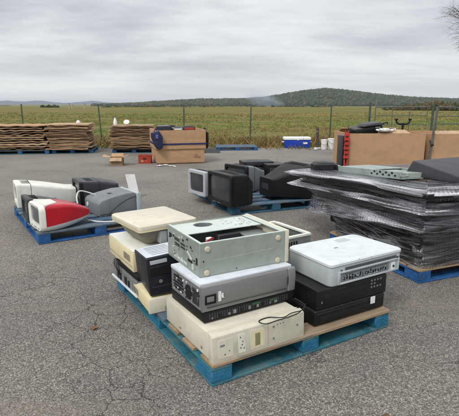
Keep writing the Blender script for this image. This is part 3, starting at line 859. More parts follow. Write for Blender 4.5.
# open chassis on top
t = thing('open_chassis', 'open sage grey steel computer chassis crowning the computer pile', 'computer chassis', (-0.158, 2.356, 0.487), 28.5)
L_, W_, H_ = 0.572, 0.47, 0.19
th = 0.004
MB().box(0, L_, 0, W_, 0.0, th).build('floor_plate', sage, t)
MB().box(0, L_ - 0.02, 0, th, th, H_).build('side_plate', sage, t, 0.0012, 1)
MB().box(0, L_ - 0.02, W_ - th, W_, th, H_).build('side_plate', sage, t, 0.0012, 1)
MB().box(0, th, th, W_ - th, th, H_).build('rear_plate', sage, t, 0.0012, 1)
MB().box(L_ - 0.02, L_ + 0.004, -0.004, W_ + 0.004, 0.0, H_ + 0.005).build('front_bezel', beige, t, 0.003)
mb = MB(); mb.box(th, L_ - 0.021, th, 0.018, H_ - 0.003, H_ + 0.001); mb.box(th, 0.018, 0.018, W_ - th, H_ - 0.003, H_ + 0.001); mb.box(L_ - 0.045, L_ - 0.021, 0.018, W_ - th, H_ - 0.003, H_ + 0.001); mb.build('rim_flange', sage_lt, t)
# top plate over the back half, with a round hole
hx, hy, hr = 0.20, 0.385, 0.062
px0, px1, py0, py1 = 0.018, L_ - 0.046, 0.225, W_ - 0.001
circ = [(hx + hr * math.cos(2 * math.pi * k / 24), hy + hr * 0.85 * math.sin(2 * math.pi * k / 24)) for k in range(24)]
sq = []
for k in range(24):
    a = 2 * math.pi * k / 24
    cx_, cy_ = math.cos(a), math.sin(a)
    s = min(((px1 - hx) if cx_ > 0 else (hx - px0)) / max(abs(cx_), 1e-6), ((py1 - hy) if cy_ > 0 else (hy - py0)) / max(abs(cy_), 1e-6))
    sq.append((hx + cx_ * s, hy + cy_ * s))
for cx_, cy_ in ((px0, py0), (px1, py0), (px1, py1), (px0, py1)):
    i = min(range(24), key=lambda q: (sq[q][0] - cx_) ** 2 + (sq[q][1] - cy_) ** 2); sq[i] = (cx_, cy_)
zt, zb = H_ - 0.006, H_ - 0.010
secs = [[(x, y, zt) for x, y in sq], [(x, y, zt) for x, y in circ], [(x, y, zb) for x, y in circ], [(x, y, zb) for x, y in sq]]
MB().loft(secs + [secs[0]], cap=(False, False)).build('top_plate', sage_lt, t)
MB().lathe([(0.058, -0.05), (0.058, -0.012), (0.050, -0.012), (0.050, -0.04)], (hx, hy, H_), 20).build('fan_ring', mid_grey, t)
mb = MB()
for k in range(26):
    x, y = random.uniform(0.30, 0.50), random.uniform(0.25, 0.45)
    mb.box(x, x + 0.007, y, y + 0.005, H_ - 0.0062, H_ - 0.0052)
each(mb, 'screw_hole', dark_void, t)
MB().box(0.21, 0.36, 0.19, 0.222, 0.006, 0.16).build('drive_cage', dark_grey, t, 0.003, 1)
MB().box(0.37, 0.52, 0.04, 0.44, 0.006, 0.15).build('drive_bay', steel, t, 0.003, 1)
MB().box(0.02, 0.34, 0.02, 0.17, 0.008, 0.014).build('motherboard', pcb, t)
for k, (c_, x0_) in enumerate(((M('red wire', (160, 40, 40)), 0.11), (cable_w, 0.115), (rubber, 0.125), (M('dark red wire', (110, 40, 44)), 0.13), (cable_w, 0.1))):
    MB().tube(wire([(x0_, 0.19, 0.03), (x0_ - 0.02 + 0.02 * k, 0.16, 0.12), (x0_ + 0.03, 0.13 + 0.012 * k, 0.17 - 0.008 * k), (x0_ + 0.05, 0.17, 0.13), (x0_ + 0.03 + 0.01 * k, 0.10, 0.05)]), 0.006, 6).build('wire', c_, t)
MB().box(0.12, 0.155, 0.15, 0.18, 0.10, 0.165).build('connector', paper, t, 0.003, 1)
for (x, z) in ((0.045, 0.155), (0.50, 0.155), (0.04, 0.022), (0.50, 0.02)):
    MB().lathe([(0.017, 0), (0.016, 0.005), (0.011, 0.008)], (0, 0, 0), 16).build('rubber_foot', brass, t).matrix_local = Matrix.Translation((x, 0, z)) @ Matrix.Rotation(R(90), 4, 'X')
mb = MB()
for k in range(44): mb.box(0.085 + k * 0.0088, 0.0885 + k * 0.0088, -0.0007, 0.001, 0.084 + 0.0003 * k, 0.0875 + 0.0003 * k)
stuff(mb.build('perforation', sage_lt, t))
mb = MB(); mb.box(0.22, 0.228, -0.0007, 0.001, 0.015, 0.02); mb.box(0.018, 0.026, -0.0007, 0.001, 0.085, 0.093); each(mb, 'screw_hole', dark_void, t)
mb = MB()                                                # dark plates painted for the shade inside the rear plate's ports
mb.box(-0.0015, 0.001, 0.40, 0.44, 0.12, 0.15); mb.box(-0.0015, 0.001, 0.36, 0.385, 0.135, 0.15)
for k in range(8): mb.box(-0.0015, 0.001, 0.28 + (k % 4) * 0.02, 0.292 + (k % 4) * 0.02, 0.095 + (k // 4) * 0.03, 0.115 + (k // 4) * 0.03)
for k in range(10): mb.box(-0.0015, 0.001, 0.20 + (k % 5) * 0.014, 0.208 + (k % 5) * 0.014, 0.10 + (k // 5) * 0.02, 0.112 + (k // 5) * 0.02)
mb.box(-0.0015, 0.001, 0.10, 0.16, 0.05, 0.065); mb.box(-0.0015, 0.001, 0.03, 0.05, 0.06, 0.10)
each(mb, 'port', dark_void, t)
mb = MB()
for k in range(34):
    y, z = random.uniform(0.03, 0.44), random.uniform(0.02, 0.17)
    mb.box(-0.0028, -0.0005, y, y + random.uniform(0.004, 0.02), z, z + random.uniform(0.003, 0.012), k % 3)
each(mb, 'connector', [steel, dark_void, sage_lt], t)
mb = MB()
for k in range(4): mb.box(-0.0045, -0.0005, 0.17 + k * 0.05, 0.21 + k * 0.05, 0.02, 0.034)
mb.rot_box((-0.004, 0.13, 0.09), (0.004, 0.07, 0.012), (0.5, 0, 0)); mb.box(-0.004, 0, 0.08, 0.1, 0.02, 0.05)
each(mb, 'bracket', sage_lt, t)

# black cable on the beige desktop
c_ = MB().tube(wire([(0.37, 2.48, 0.318), (0.42, 2.43, 0.300), (0.385, 2.375, 0.280), (0.33, 2.325, 0.280), (0.25, 2.275, 0.279), (0.19, 2.236, 0.280), (0.155, 2.27, 0.279), (0.21, 2.315, 0.279), (0.29, 2.315, 0.279), (0.34, 2.365, 0.280), (0.41, 2.40, 0.284), (0.43, 2.45, 0.298)], 8), 0.0028, 6)
tag(c_.build('cable', rubber, smooth=True), 'thin black cable looped on the front of the beige desktop', 'cable')

# printer stack
t = thing('printer', 'glossy black printer at the bottom beside the beige desktop, corner of the pallet', 'printer', (0.504, 2.506, 0.12), 30.5)
MB().box(-0.01, 0.572, 0, 0.40, 0.006, 0.1005).build('body', black_pl, t, 0.010, 3)
MB().box(0.03, 0.53, -0.006, 0.004, 0.018, 0.06).build('paper_tray', black_mat, t, 0.004)
MB().box(0.44, 0.478, -0.009, -0.004, 0.052, 0.098).build('label', label_w, t, 0.001, 1)
mb = MB()
for x in (0.03, 0.5):
    for y in (0.03, 0.34): mb.box(x, x + 0.04, y, y + 0.03, 0, 0.009)
each(mb, 'foot', rubber, t)
MB().box(0.005, 0.565, -0.002, 0.395, 0.078, 0.081).build('seam', dark_grey, t)
t = thing('printer', 'black printer in the middle of the printer stack under the pale grey one', 'printer', (0.512, 2.514, 0.221), 30.3)
MB().box(-0.004, 0.572, 0, 0.40, 0, 0.124).build('body', black_pl, t, 0.008, 3)
MB().box(0.05, 0.40, -0.004, 0.004, 0.02, 0.09).build('front_door', black_mat, t, 0.004)
mb = MB()
for a in range(4):
    for b_ in range(3):
        if random.random() < 0.8: mb.box(0.43 + a * 0.026, 0.441 + a * 0.026, -0.0025, 0.002, 0.055 + b_ * 0.022, 0.065 + b_ * 0.022)
each(mb, 'button', mid_grey, t)
mb = MB(); mb.box(0.028, 0.036, -0.0025, 0.002, 0.04, 0.052); mb.box(-0.002, 0.002, 0.08, 0.10, 0.05, 0.056); each(mb, 'mark', mid_grey, t)
t = thing('printer', 'pale grey printer with white lid topping the printer stack', 'printer', (0.598, 2.562, 0.3455), 31.5)
PW, PD = 0.60, 0.40


def rr_plan(x0, x1, y0, y1, r, z, n=6):
    o = []
    for (cx_, cy_, a0) in ((x1 - r, y1 - r, 0), (x0 + r, y1 - r, 90), (x0 + r, y0 + r, 180), (x1 - r, y0 + r, 270)):
        for k in range(n + 1):
            a = R(a0 + 90 * k / n); o.append((cx_ + r * math.cos(a), cy_ + r * math.sin(a), z))
    return o


def round_poly(pts, rad, z, grow=0.0, n=7):
    """closed outline with each corner rounded by its own radius; grow < 0 shrinks it"""
    c = Vector((sum(p[0] for p in pts) / len(pts), sum(p[1] for p in pts) / len(pts)))
    P = [Vector(p) for p in pts]
    out = []
    m = len(P)
    for i in range(m):
        a_, b_, c_ = P[i - 1], P[i], P[(i + 1) % m]
        d1, d2 = (a_ - b_).normalized(), (c_ - b_).normalized()
        p0, p1_ = b_ + d1 * rad[i], b_ + d2 * rad[i]
        for k in range(n + 1):
            t_ = k / n
            q = p0 * (1 - t_) ** 2 + b_ * 2 * t_ * (1 - t_) + p1_ * t_ ** 2
            d = (q - c)
            q = q + Vector((grow * math.copysign(1, d.x) * min(1, abs(d.x) / 0.2), grow * math.copysign(1, d.y) * min(1, abs(d.y) / 0.12)))
            out.append((q.x, q.y, z))
    return out


pts_, rad_ = [(-0.012, 0.0), (PW, 0.0), (PW - .01, PD), (0.0, PD + .01)], [0.034, 0.026, 0.05, 0.05]
rp = lambda z, g: round_poly(pts_, rad_, z, g)
MB().loft([rp(0.0, -0.006), rp(0.008, 0.0), rp(0.122, 0.002)]).build('body', grey_pl, t, 0.002, smooth=True)
MB().loft([rp(0.1235, 0.003), rp(0.126, 0.006), rp(0.140, 0.006), rp(0.1475, -0.001), rp(0.1505, -0.014), rp(0.1495, -0.05)]).build('lid', white_pl, t, smooth=True)
p1 = MB().box(0.10, 0.555, -0.005, 0.004, 0.090, 0.112).build('vent_strip', mid_grey, t, 0.001, 1)
mb = MB(); slots(mb, 0.105, 0.55, -0.005, 0.094, 0.108, 40, d=0.0015, frac=0.45); stuff(mb.build('vent', dark_grey, p1))
p1 = MB().box(0.075, 0.49, -0.004, 0.004, 0.020, 0.078).build('control_panel', mid_grey, t, 0.002, 1)
mb = MB()
for k in range(17):
    x = 0.092 + k * 0.0225
    mb.box(x, x + random.uniform(.008, .017), -0.0055, -0.003, 0.030 + random.uniform(-.004, .006), 0.056 + random.uniform(-.008, .006), 0)
    for q in range(2):
        xx = x + random.uniform(-0.004, 0.012); z_ = random.uniform(0.022, 0.055)
        mb.box(xx, xx + random.uniform(0.004, 0.010), -0.0066, -0.0056, z_, z_ + random.uniform(0.004, 0.010), 1 + q % 2)
each(mb, 'port', [dark_void, grey_pl, mid_grey], p1)
for q in ((0.060, 0.568, 0.0785, 0.0895), (0.060, 0.568, 0.008, 0.0195)): MB().box(q[0], q[1], -0.011, 0.004, q[2], q[3]).build('front_rail', grey_pl, t, 0.003)
for q in ((0.045, 0.0595), (0.5685, 0.58)): MB().box(q[0], q[1], -0.011, 0.004, 0.008, 0.0895).build('front_rail', grey_pl, t, 0.003)
MB().box(0.10, 0.47, -0.0050, -0.0042, 0.066, 0.068).build('seam', dark_grey, p1)
p1 = MB().box(0.512, 0.548, -0.005, 0.002, 0.018, 0.066).build('power_inlet', label_w, t, 0.002, 1)
MB().disc_y((0.53, -0.005, 0.04), 0.008, 0.004, 10).build('socket', dark_grey, p1)
for q in ((0.068, 0.076, 0.094, 0.1), (0.555, 0.57, 0.09, 0.1)): MB().box(q[0], q[1], -0.009, 0.004, q[2], q[3]).build('latch', dark_grey, t, 0.001, 1)
mb = MB()
for k in range(8): mb.box(0.34 + k * 0.014, 0.348 + k * 0.014, 0.29, 0.35, 0.1490, 0.1505)
stuff(mb.build('top_grille', grey_pl, t))
MB().box(0.22, 0.25, 0.21, 0.222, 0.1490, 0.1505).build('scuff_label', mid_grey, t)

# second open chassis behind the printer
t = thing('open_chassis', 'open white rimmed chassis with green board behind the pale printer', 'computer chassis', (0.345, 3.36, 0.12), 33)
L2, W2, H2 = 0.36, 0.46, 0.285
MB().box(0, L2, 0, 0.006, 0.0, H2 - 0.02).build('side_plate', steel, t, 0.001, 1)
MB().box(0, 0.006, 0.006, W2, 0.0, H2 - 0.02).build('rear_plate', steel, t, 0.001, 1)
MB().box(0, L2, W2 - .006, W2, 0.0, H2 - 0.02).build('side_plate', steel, t, 0.001, 1)
MB().box(L2 - .006, L2, .006, W2 - .006, 0.0, H2 - 0.02).build('front_plate', steel, t, 0.001, 1)
MB().box(0.006, L2 - .006, .006, W2 - .006, 0.0, 0.01).build('floor_plate', dark_grey, t)
rim = MB()
for p in ((0, L2, -0.006, 0.02), (0, L2, W2 - .03, W2 + .006)): rim.box(p[0], p[1], p[2], p[3], H2 - 0.02, H2)
for p in ((-0.006, 0.02), (L2 - .022, L2 + .008)): rim.box(p[0], p[1], 0.0201, W2 - .0301, H2 - 0.0199, H2 - 0.0005)
rim.build('rim', off_white, t, 0.003, 1)
MB().box(0.03, L2 - .04, 0.05, W2 - .06, 0.225, 0.231).build('circuit_board', pcb, t)
MB().box(0.10, 0.2, 0.1, 0.2, 0.2312, 0.25).build('heat_sink', dark_grey, t)
MB().box(0.05, 0.09, 0.25, 0.36, 0.2312, 0.262).build('capacitor_bank', steel, t, 0.003, 1)
mb = MB()
for k in range(7): mb.box(0.05 + k * 0.026, 0.062 + k * 0.026, -0.003, 0.001, 0.17 + (k % 2) * 0.02, 0.24)
each(mb, 'port', dark_void, t)

# black tower
t = thing('tower_computer', 'black tower computer with pale top panel beside the open chassis', 'computer', (-0.490, 2.705, 0.226), 24)
t.rotation_euler.y = R(-5)
y1 = 0.34


def wedge(x0, x1, ya, yb, za, ztf, ztb, zbb):
    return [(x0, ya, za), (x1, ya, za), (x1, yb, zbb), (x0, yb, zbb), (x0, ya, ztf), (x1, ya, ztf), (x1, yb, ztb), (x0, yb, ztb)]


MB().hexa(wedge(0, 0.25, 0.0, y1, 0.0, 0.252, 0.215, 0.012)).build('case', navy_blk, t, 0.008, 3)
MB().hexa([(0.006, 0.012, 0.2515), (0.244, 0.012, 0.2515), (0.244, y1 - .01, 0.2155), (0.006, y1 - .01, 0.2155), (0.006, 0.012, 0.2565), (0.244, 0.012, 0.2565), (0.244, y1 - .01, 0.2205), (0.006, y1 - .01, 0.2205)]).build('top_panel', white_top, t, 0.002, 1)
mb = MB()
for k in range(6):
    y = 0.05 + k * 0.043; z = 0.2568 - (y - 0.012) * 0.1095
    mb.hexa([(0.05, y, z - .001), (0.20, y, z - .001), (0.20, y + .008, z - .002), (0.05, y + .008, z - .002), (0.05, y, z + .0006), (0.20, y, z + .0006), (0.20, y + .008, z - .0003), (0.05, y + .008, z - .0003)])
each(mb, 'embossed_line', mid_grey, t)
MB().box(0.022, 0.13, -0.004, 0.004, 0.208, 0.232).build('label', grey_pl, t, 0.001, 1)
MB().box(0.015, 0.235, -0.003, 0.004, 0.13, 0.19).build('drive_bay', black_mat, t, 0.002, 1)
MB().disc_y((0.075, 0.0, 0.09), 0.012, 0.004, 12).build('power_button', steel, t)
MB().box(0.02, 0.23, -0.003, 0.004, 0.055, 0.062).build('seam', dark_grey, t)
# low cream computer under the tower
t = thing('desktop_computer', 'low cream computer lying under the black tower', 'computer', (-0.494, 2.676, 0.12), 27)
MB().box(0, 0.34, 0.02, 0.42, 0.003, 0.098).build('case', cream, t, 0.006)
MB().box(-0.004, 0.344, 0.0, 0.0199, 0.002, 0.0995).build('front_bezel', beige, t, 0.006)
MB().tube([(0.10, -0.03, 0.02), (0.16, -0.03, 0.03), (0.21, -0.01, 0.03)], [0.03, 0.04, 0.03], 10).build('cable_bundle', mid_grey, t, smooth=True)
mb = MB(); slots(mb, 0.25, 0.4, 0, 0.03, 0.07, 9, axis='y', d=0.002); stuff(mb.build('vent', taupe, t))
# exposed silver drive chassis on the pallet edge
t = thing('drive_chassis', 'stripped silver drive chassis with black top at the pallet edge', 'drive chassis', (-0.622, 2.94, 0.12), 32)
MB().box(0, 0.30, 0, 0.50, 0.004, 0.10).build('case', steel, t, 0.002, 1)
MB().box(0.02, 0.10, 0.03, 0.47, 0.101, 0.135).build('fan_housing', black_mat, t, 0.004)
MB().box(0.11, 0.30, 0.04, 0.46, 0.101, 0.132).build('drive', dark_grey, t, 0.003)
MB().box(-0.004, 0.001, 0.0, 0.50, 0.086, 0.112).build('flange', steel, t, 0.001, 1)
MB().box(-0.012, 0.001, -0.01, 0.51, 0.002, 0.012).build('flange', white_top, t, 0.001, 1)
mb = MB()
for k in range(8):
    y = 0.03 + k * 0.057
    mb.box(-0.003, 0.001, y, y + random.uniform(0.02, 0.045), 0.02, 0.02 + random.uniform(0.025, 0.06), k % 3)
each(mb, 'component', [dark_void, mid_grey, black_mat], t)
MB().box(-0.002, 0.06, -0.004, 0.001, 0.02, 0.09).build('end_plate', mid_grey, t, 0.001, 1)
mb = MB()
for k in range(3): mb.tube(wire([(0.05 + .02 * k, 0.42, 0.13), (0.0, 0.44 - .03 * k, 0.15), (-0.02, 0.40 - .05 * k, 0.12), (-0.006, 0.34, 0.06)]), 0.004, 5)
stuff(mb.build('wire', rubber, t))
# cream box
t = thing('desktop_computer', 'yellowed cream computer lying between the drive chassis and the flat cream machine', 'computer', (-0.665, 3.045, 0.257), 31)
MB().box(0, 0.46, 0, 0.55, 0.0, 0.145).build('case', cream, t, 0.008)
MB().box(0.003, 0.457, 0.004, 0.545, 0.1451, 0.153).build('lid', off_white, t, 0.004)
MB().box(-0.002, 0.004, 0.02, 0.53, 0.035, 0.039).build('seam', taupe, t)
mb = MB(); slots(mb, 0.06, 0.2, 0, 0.06, 0.11, 9, axis='y', d=0.002); stuff(mb.build('vent', taupe, t))
MB().box(0.05, 0.2, -0.004, 0.001, 0.07, 0.09).build('drive_slot', taupe, t, 0.001, 1)
# flat topped cream machine
t = thing('copier', 'cream topped machine with dirty taupe underside, highest on the pallet far corner', 'office machine', (-0.615, 3.055, 0.411), 36)
t.scale = (0.93, 0.915, 1)
MB().loft([rr_plan(0.12, 0.42, 0.12, 0.44, 0.05, 0.0), rr_plan(0.07, 0.46, 0.07, 0.48, 0.07, 0.05), rr_plan(0.03, 0.48, 0.03, 0.52, 0.07, 0.12), rr_plan(0.015, 0.49, 0.015, 0.535, 0.06, 0.139)]).build('body', taupe, t, smooth=True)
MB().loft([rr_plan(0.0, 0.505, 0.0, 0.55, 0.03, 0.14), rr_plan(-0.003, 0.508, -0.003, 0.553, 0.035, 0.15), rr_plan(0, 0.505, 0, 0.55, 0.035, 0.166), rr_plan(0.012, 0.492, 0.012, 0.538, 0.03, 0.173)]).build('lid', cream_top, t, smooth=True)
MB().loft([rr_plan(0.002, 0.502, 0.002, 0.548, 0.03, 0.125), rr_plan(0.001, 0.503, 0.001, 0.549, 0.03, 0.1395)]).build('rim', cream, t, smooth=True)
MB().box(0.18, 0.24, 0.02, 0.08, 0.02, 0.11).build('bracket', grey_pl, t, 0.006)
MB().box(0.28, 0.42, 0.022, 0.06, 0.04, 0.11).build('recess_panel', dark_grey, t, 0.006)


# ------------------------------------------------------------------ tube monitors
def crt(name, label, cat, loc, rotz, w, h, d, body_m, bez_m, scr_m, neck=(0.55, 0.55), shelf=0.25, group=None, border=0.05, tilt=0, drop=0.0):
    """screen looks along -x; base at z=0"""
    t = thing(name, label, cat, loc, rotz, group)
    t.rotation_euler = (0, R(tilt), R(rotz))
    cz = h / 2
    fr = 0.05
    o, i_ = rrect(0, w, h, 0.025, 0, cz), rrect(0, w - 2 * border, h - 2 * border - .01, 0.02, 0, cz + .005)
    sh = lambda s, x: [(x, p[1], p[2]) for p in s]
    MB().loft([sh(i_, 0.03), sh(rrect(0, w - 2 * border + .012, h - 2 * border + .002, 0.024, 0, cz + .005), 0.002), sh(rrect(0, w - .02, h - .02, 0.02, 0, cz), 0.0), sh(o, 0.010), sh(o, fr)], cap=(False, False)).build('bezel', bez_m, t, smooth=True)
    bz = COL.objects[-1]
    scr = []
    n = 9
    W2, H2_ = w - 2 * border + .004, h - 2 * border
    sc = MB(); vv = []
    for a in range(n):
        for b_ in range(n):
            u, v = a / (n - 1) * 2 - 1, b_ / (n - 1) * 2 - 1
            vv.append((0.026 - 0.014 * (1 - 0.5 * (u * u + v * v)), u * W2 / 2, cz + .005 + v * H2_ / 2))
    sc.add(vv, [(a * n + b_, a * n + b_ + 1, (a + 1) * n + b_ + 1, (a + 1) * n + b_) for a in range(n - 1) for b_ in range(n - 1)])
    sc.build('screen', scr_m, bz, smooth=True)
    k1 = shelf * d
    secs = [rrect(fr, w - .004, h - .004, 0.025, 0, cz), rrect(k1, w - .02, h - .015, 0.03, 0, cz - .004)]
    nw, nh = w * neck[0], h * neck[1]
    zc_ = cz - (h - nh) / 2 * drop
    secs += [rrect(k1 + (d - k1) * 0.35, w - (w - nw) * 0.4, h - (h - nh) * 0.4, 0.04, 0, cz + (zc_ - cz) * 0.4), rrect(k1 + (d - k1) * 0.85, nw * 1.04, nh * 1.04, 0.03, 0, zc_), rrect(d, nw, nh, 0.03, 0, zc_)]
    MB().loft(secs).build('housing', body_m, t, smooth=True)
    MB().loft([rrect(fr + 0.0005, w - .014, h - .014, 0.02, 0, cz), rrect(fr + 0.006, w - .014, h - .014, 0.02, 0, cz)]).build('seam', M_dark_slot, t)
    MB().box(-0.0025, 0.006, -w * 0.06, w * 0.06, 0.014, 0.022).build('badge', steel, bz)
    MB().loft([rrect(k1 - 0.003, w - .017, h - .012, 0.03, 0, cz - .004), rrect(k1 + 0.002, w - .017, h - .012, 0.03, 0, cz - .004)]).build('seam', M_dark_slot, t)
    MB().box(d - 0.002, d + 0.0025, -nw * 0.3, nw * 0.25, zc_ - nh * 0.1, zc_ + nh * 0.22).build('rating_label', dark_grey, t)
    mb = MB()
    zt = h - .008
    for k in range(7):
        x = k1 * 0.45 + k * 0.014
        mb.box(x, x + .006, -w * 0.3, w * 0.3, h - .016, h - 0.002 - .0008 * k)
    stuff(mb.build('vent', M_dark_slot, t))
    mb = MB()
    for k in range(4): mb.box(-0.003, 0.004, w * 0.25 - k * 0.024, w * 0.25 - k * 0.024 + 0.012, 0.012, 0.022)
    each(mb, 'button', mid_grey, bz)
    return t


M_dark_slot = dark_void
# left pallet (frame 32.5 deg at (-1.938, 4.535))
crt('crt_monitor', 'white tube monitor with grey screen at the back of the blue pallet', 'monitor', (-2.74, 5.84, 0.12), 29, 0.44, 0.31, 0.72, off_white, off_white, grey_scr, (0.80, 0.66), 0.24, drop=1.0)
crt('crt_monitor', 'dark grey tube monitor squeezed behind the red computer', 'monitor', (-2.30, 5.09, 0.12), 33, 0.36, 0.27, 0.36, dark_grey, dark_grey, screen_gl)
t = crt('crt_monitor', 'charcoal tube monitor lying with curved hood behind the grey monitor', 'monitor', (-2.02, 6.02, 0.12), 30, 0.44, 0.31, 0.52, dark_grey, black_pl, screen_gl, (0.8, 0.8), 0.5, drop=1.0)

# red all-in-one computer
t = thing('red_computer', 'red all in one computer with white screen bezel on the blue pallet', 'computer', (-2.03, 4.71, 0.12), 38)
w, h, d = 0.42, 0.275, 0.72
cz = h / 2
secA = []
for k, (x, sw, shh, dz_) in enumerate(((0.05, 1, 1, 0), (0.14, 1.0, 1.0, 0.0), (0.25, 0.95, 0.93, 0.002), (0.35, 0.86, 0.80, 0.000), (0.44, 0.72, 0.62, -0.006), (0.515, 0.54, 0.44, -0.014), (0.555, 0.38, 0.30, -0.018), (0.572, 0.26, 0.2, -0.02))):
    secA.append(rrect(x, w * sw, h * shh, 0.042 * (0.5 + sw / 2), 0, cz + dz_, 6))
full = MB().loft(secA, cap=(False, True))
for nm, mtl, up in (('shell', red_pl, True), ('base_shell', grey_pl, False)):
    me = bpy.data.meshes.new(nm); me.from_pydata(full.v, [], full.f); me.materials.append(mtl)
    bm = bmesh.new(); bm.from_mesh(me)
    bmesh.ops.bisect_plane(bm, geom=bm.verts[:] + bm.edges[:] + bm.faces[:], plane_co=(0.05, 0, 0.052), plane_no=Vector((-0.10, 0, 1)).normalized(), clear_inner=up, clear_outer=not up)
    bmesh.ops.recalc_face_normals(bm, faces=bm.faces)
    bm.to_mesh(me); bm.free()
    me.polygons.foreach_set('use_smooth', [True] * len(me.polygons))
    inst(me, nm, t)
o = rrect(0, w, h, 0.06, 0, cz, 6); sh = lambda s, x: [(x, p[1], p[2]) for p in s]
i_ = rrect(0, w - .15, h - .10, 0.03, 0, cz + .012, 6)
MB().loft([sh(i_, 0.028), sh(i_, 0.004), sh(rrect(0, w - .02, h - .02, 0.055, 0, cz, 6), -0.004), sh(o, 0.012), sh(rrect(0, w + .004, h + .004, 0.06, 0, cz, 6), 0.052)], cap=(True, False)).build('bezel', off_white, t, smooth=True)
MB().loft([sh(i_, 0.024), sh(rrect(0, w - .18, h - .13, 0.02, 0, cz + .012, 6), 0.014)]).build('screen', grey_scr, t, smooth=True)
MB().loft([rrect(0.053, w * 0.98, 0.03, 0.012, 0, h - .006), rrect(0.20, w * 0.5, 0.02, 0.009, 0, h - .004)]).build('top_trim', off_white, t, smooth=True)
MB().box(-0.004, 0.006, -0.06, 0.06, 0.022, 0.030).build('disc_slot', mid_grey, t)
mb = MB(); mb.disc_y((0.0, -0.12, 0.028), 0.010, 0.006, 12, axis='x'); mb.disc_y((0, 0.12, 0.028), 0.010, 0.006, 12, axis='x'); mb.build('speaker', mid_grey, t)

# grey monitor lying face down
t = thing('crt_monitor', 'mid grey tube monitor with curved side seam, cable lying against it', 'monitor', (-1.50, 5.22, 0.12), 37)
prof = [(0.0, 0.0), (0.0, 0.15), (0.03, 0.185), (0.15, 0.215), (0.34, 0.245), (0.44, 0.245), (0.47, 0.23), (0.47, 0.0)]
MB().loft([[(x, y, z) for x, z in prof] for y in (0.0, 0.46)]).build('housing', mid_grey, t, 0.012, 3)
prf2 = [(0.472, 0.0), (0.472, 0.238), (0.50, 0.245), (0.53, 0.225), (0.53, 0.0)]
MB().loft([[(x, y, z) for x, z in prf2] for y in (-0.02, 0.48)]).build('bezel', grey_pl, t, 0.010, 3)
MB().tube([(0.07, -0.001, 0.0), (0.14, -0.001, 0.05), (0.24, -0.001, 0.12), (0.36, -0.001, 0.175), (0.468, -0.001, 0.20)], 0.004, 5).build('seam', dark_grey, t)
MB().disc_y((-0.001, 0.36, 0.10), 0.028, 0.006, 14, axis='x').build('knob', off_white, t)
MB().box(0.20, 0.25, 0.18, 0.24, 0.222, 0.232).build('latch', dark_grey, t, 0.003)
MB().box(0.005, 0.465, -0.002, 0.001, 0.02, 0.03).build('trim_line', dark_grey, t)
# pale panel leaning behind it
t = thing('pale_panel', 'narrow white panel propped upright on the asphalt behind the grey monitor', 'panel', (-1.50, 6.93, 0.0), 8)
MB().hexa([(0, 0, 0), (0.14, 0, 0), (0.14, 0.008, 0), (0, 0.008, 0), (-0.07, 0.05, 0.36), (0.07, 0.05, 0.36), (0.07, 0.058, 0.36), (-0.07, 0.058, 0.36)]).build('sheet', paper, t, 0.002, 1)
MB().hexa([(0.015, -0.003, 0.03), (0.125, -0.003, 0.03), (0.125, -0.001, 0.03), (0.015, -0.001, 0.03), (-0.006, 0.0125, 0.13), (0.104, 0.0125, 0.13), (0.104, 0.0155, 0.13), (-0.006, 0.0155, 0.13)]).build('fold', white_b, t)
c_ = MB().tube(wire([(-1.60, 5.60, 0.30), (-1.78, 5.50, 0.38), (-1.80, 5.38, 0.34), (-1.76, 5.30, 0.20), (-1.66, 5.10, 0.15), (-1.46, 4.98, 0.134), (-1.25, 5.0, 0.13)]), 0.009, 6)
tag(c_.build('cable', cable_w, smooth=True), 'white cable draped over the grey monitor and pallet deck', 'cable')

# television pallet (frame 22.5 deg at (0.032, 5.818))
crt('television', 'large black tube television with dark screen facing the beige machines', 'television', (-0.14, 5.975, 0.12), 31, 0.61, 0.41, 0.38, black_mat, black_pl, screen_gl, (0.75, 0.75), 0.7, drop=1.0)
crt('television', 'silver framed tube television standing behind the large black one', 'television', (-0.477, 6.56, 0.12), 36, 0.45, 0.36, 0.40, mid_grey, M('silver bezel', (176, 178, 184), 0.4, 0.06, dirt=0.2), screen_gl, (0.6, 0.6), 0.3)
crt('television', 'black tube television turned away with its tapered back showing', 'television', (1.08, 6.60, 0.12), 207, 0.62, 0.46, 0.66, black_mat, black_pl, screen_gl, (0.5, 0.55), 0.25, drop=0.6)
crt('television', 'grey backed tube television in the middle of the pallet', 'television', (0.08, 6.85, 0.12), 40, 0.50, 0.40, 0.44, mid_grey, black_pl, screen_gl, (0.7, 0.75), 0.4, drop=1.0)
t = thing('flat_player', 'flat black player lying on the far television', 'player', (0.22, 7.35, 0.0), 10)
MB().box(0, 0.50, 0, 0.36, 0.43, 0.50).build('case', black_pl, t, 0.008)
MB().box(0.05, 0.45, -0.004, 0.002, 0.445, 0.485).build('front_panel', dark_grey, t, 0.002, 1)
t.location.z = 0.0
t2 = crt('television', 'squat black television underneath the flat player', 'television', (0.15, 7.40, 0.12), 20, 0.5, 0.309, 0.5, black_mat, black_pl, screen_gl, (0.8, 0.8), 0.6, drop=1.0)
t = thing('flat_player', 'flat black box standing on the pallet behind the turned away television', 'player', (0.60, 7.16, 0.12), 18)
MB().box(0, 0.34, 0, 0.4, 0, 0.36).build('case', black_pl, t, 0.01)
MB().box(0.03, 0.31, -0.004, 0.002, 0.05, 0.31).build('front_panel', dark_grey, t, 0.003, 1)

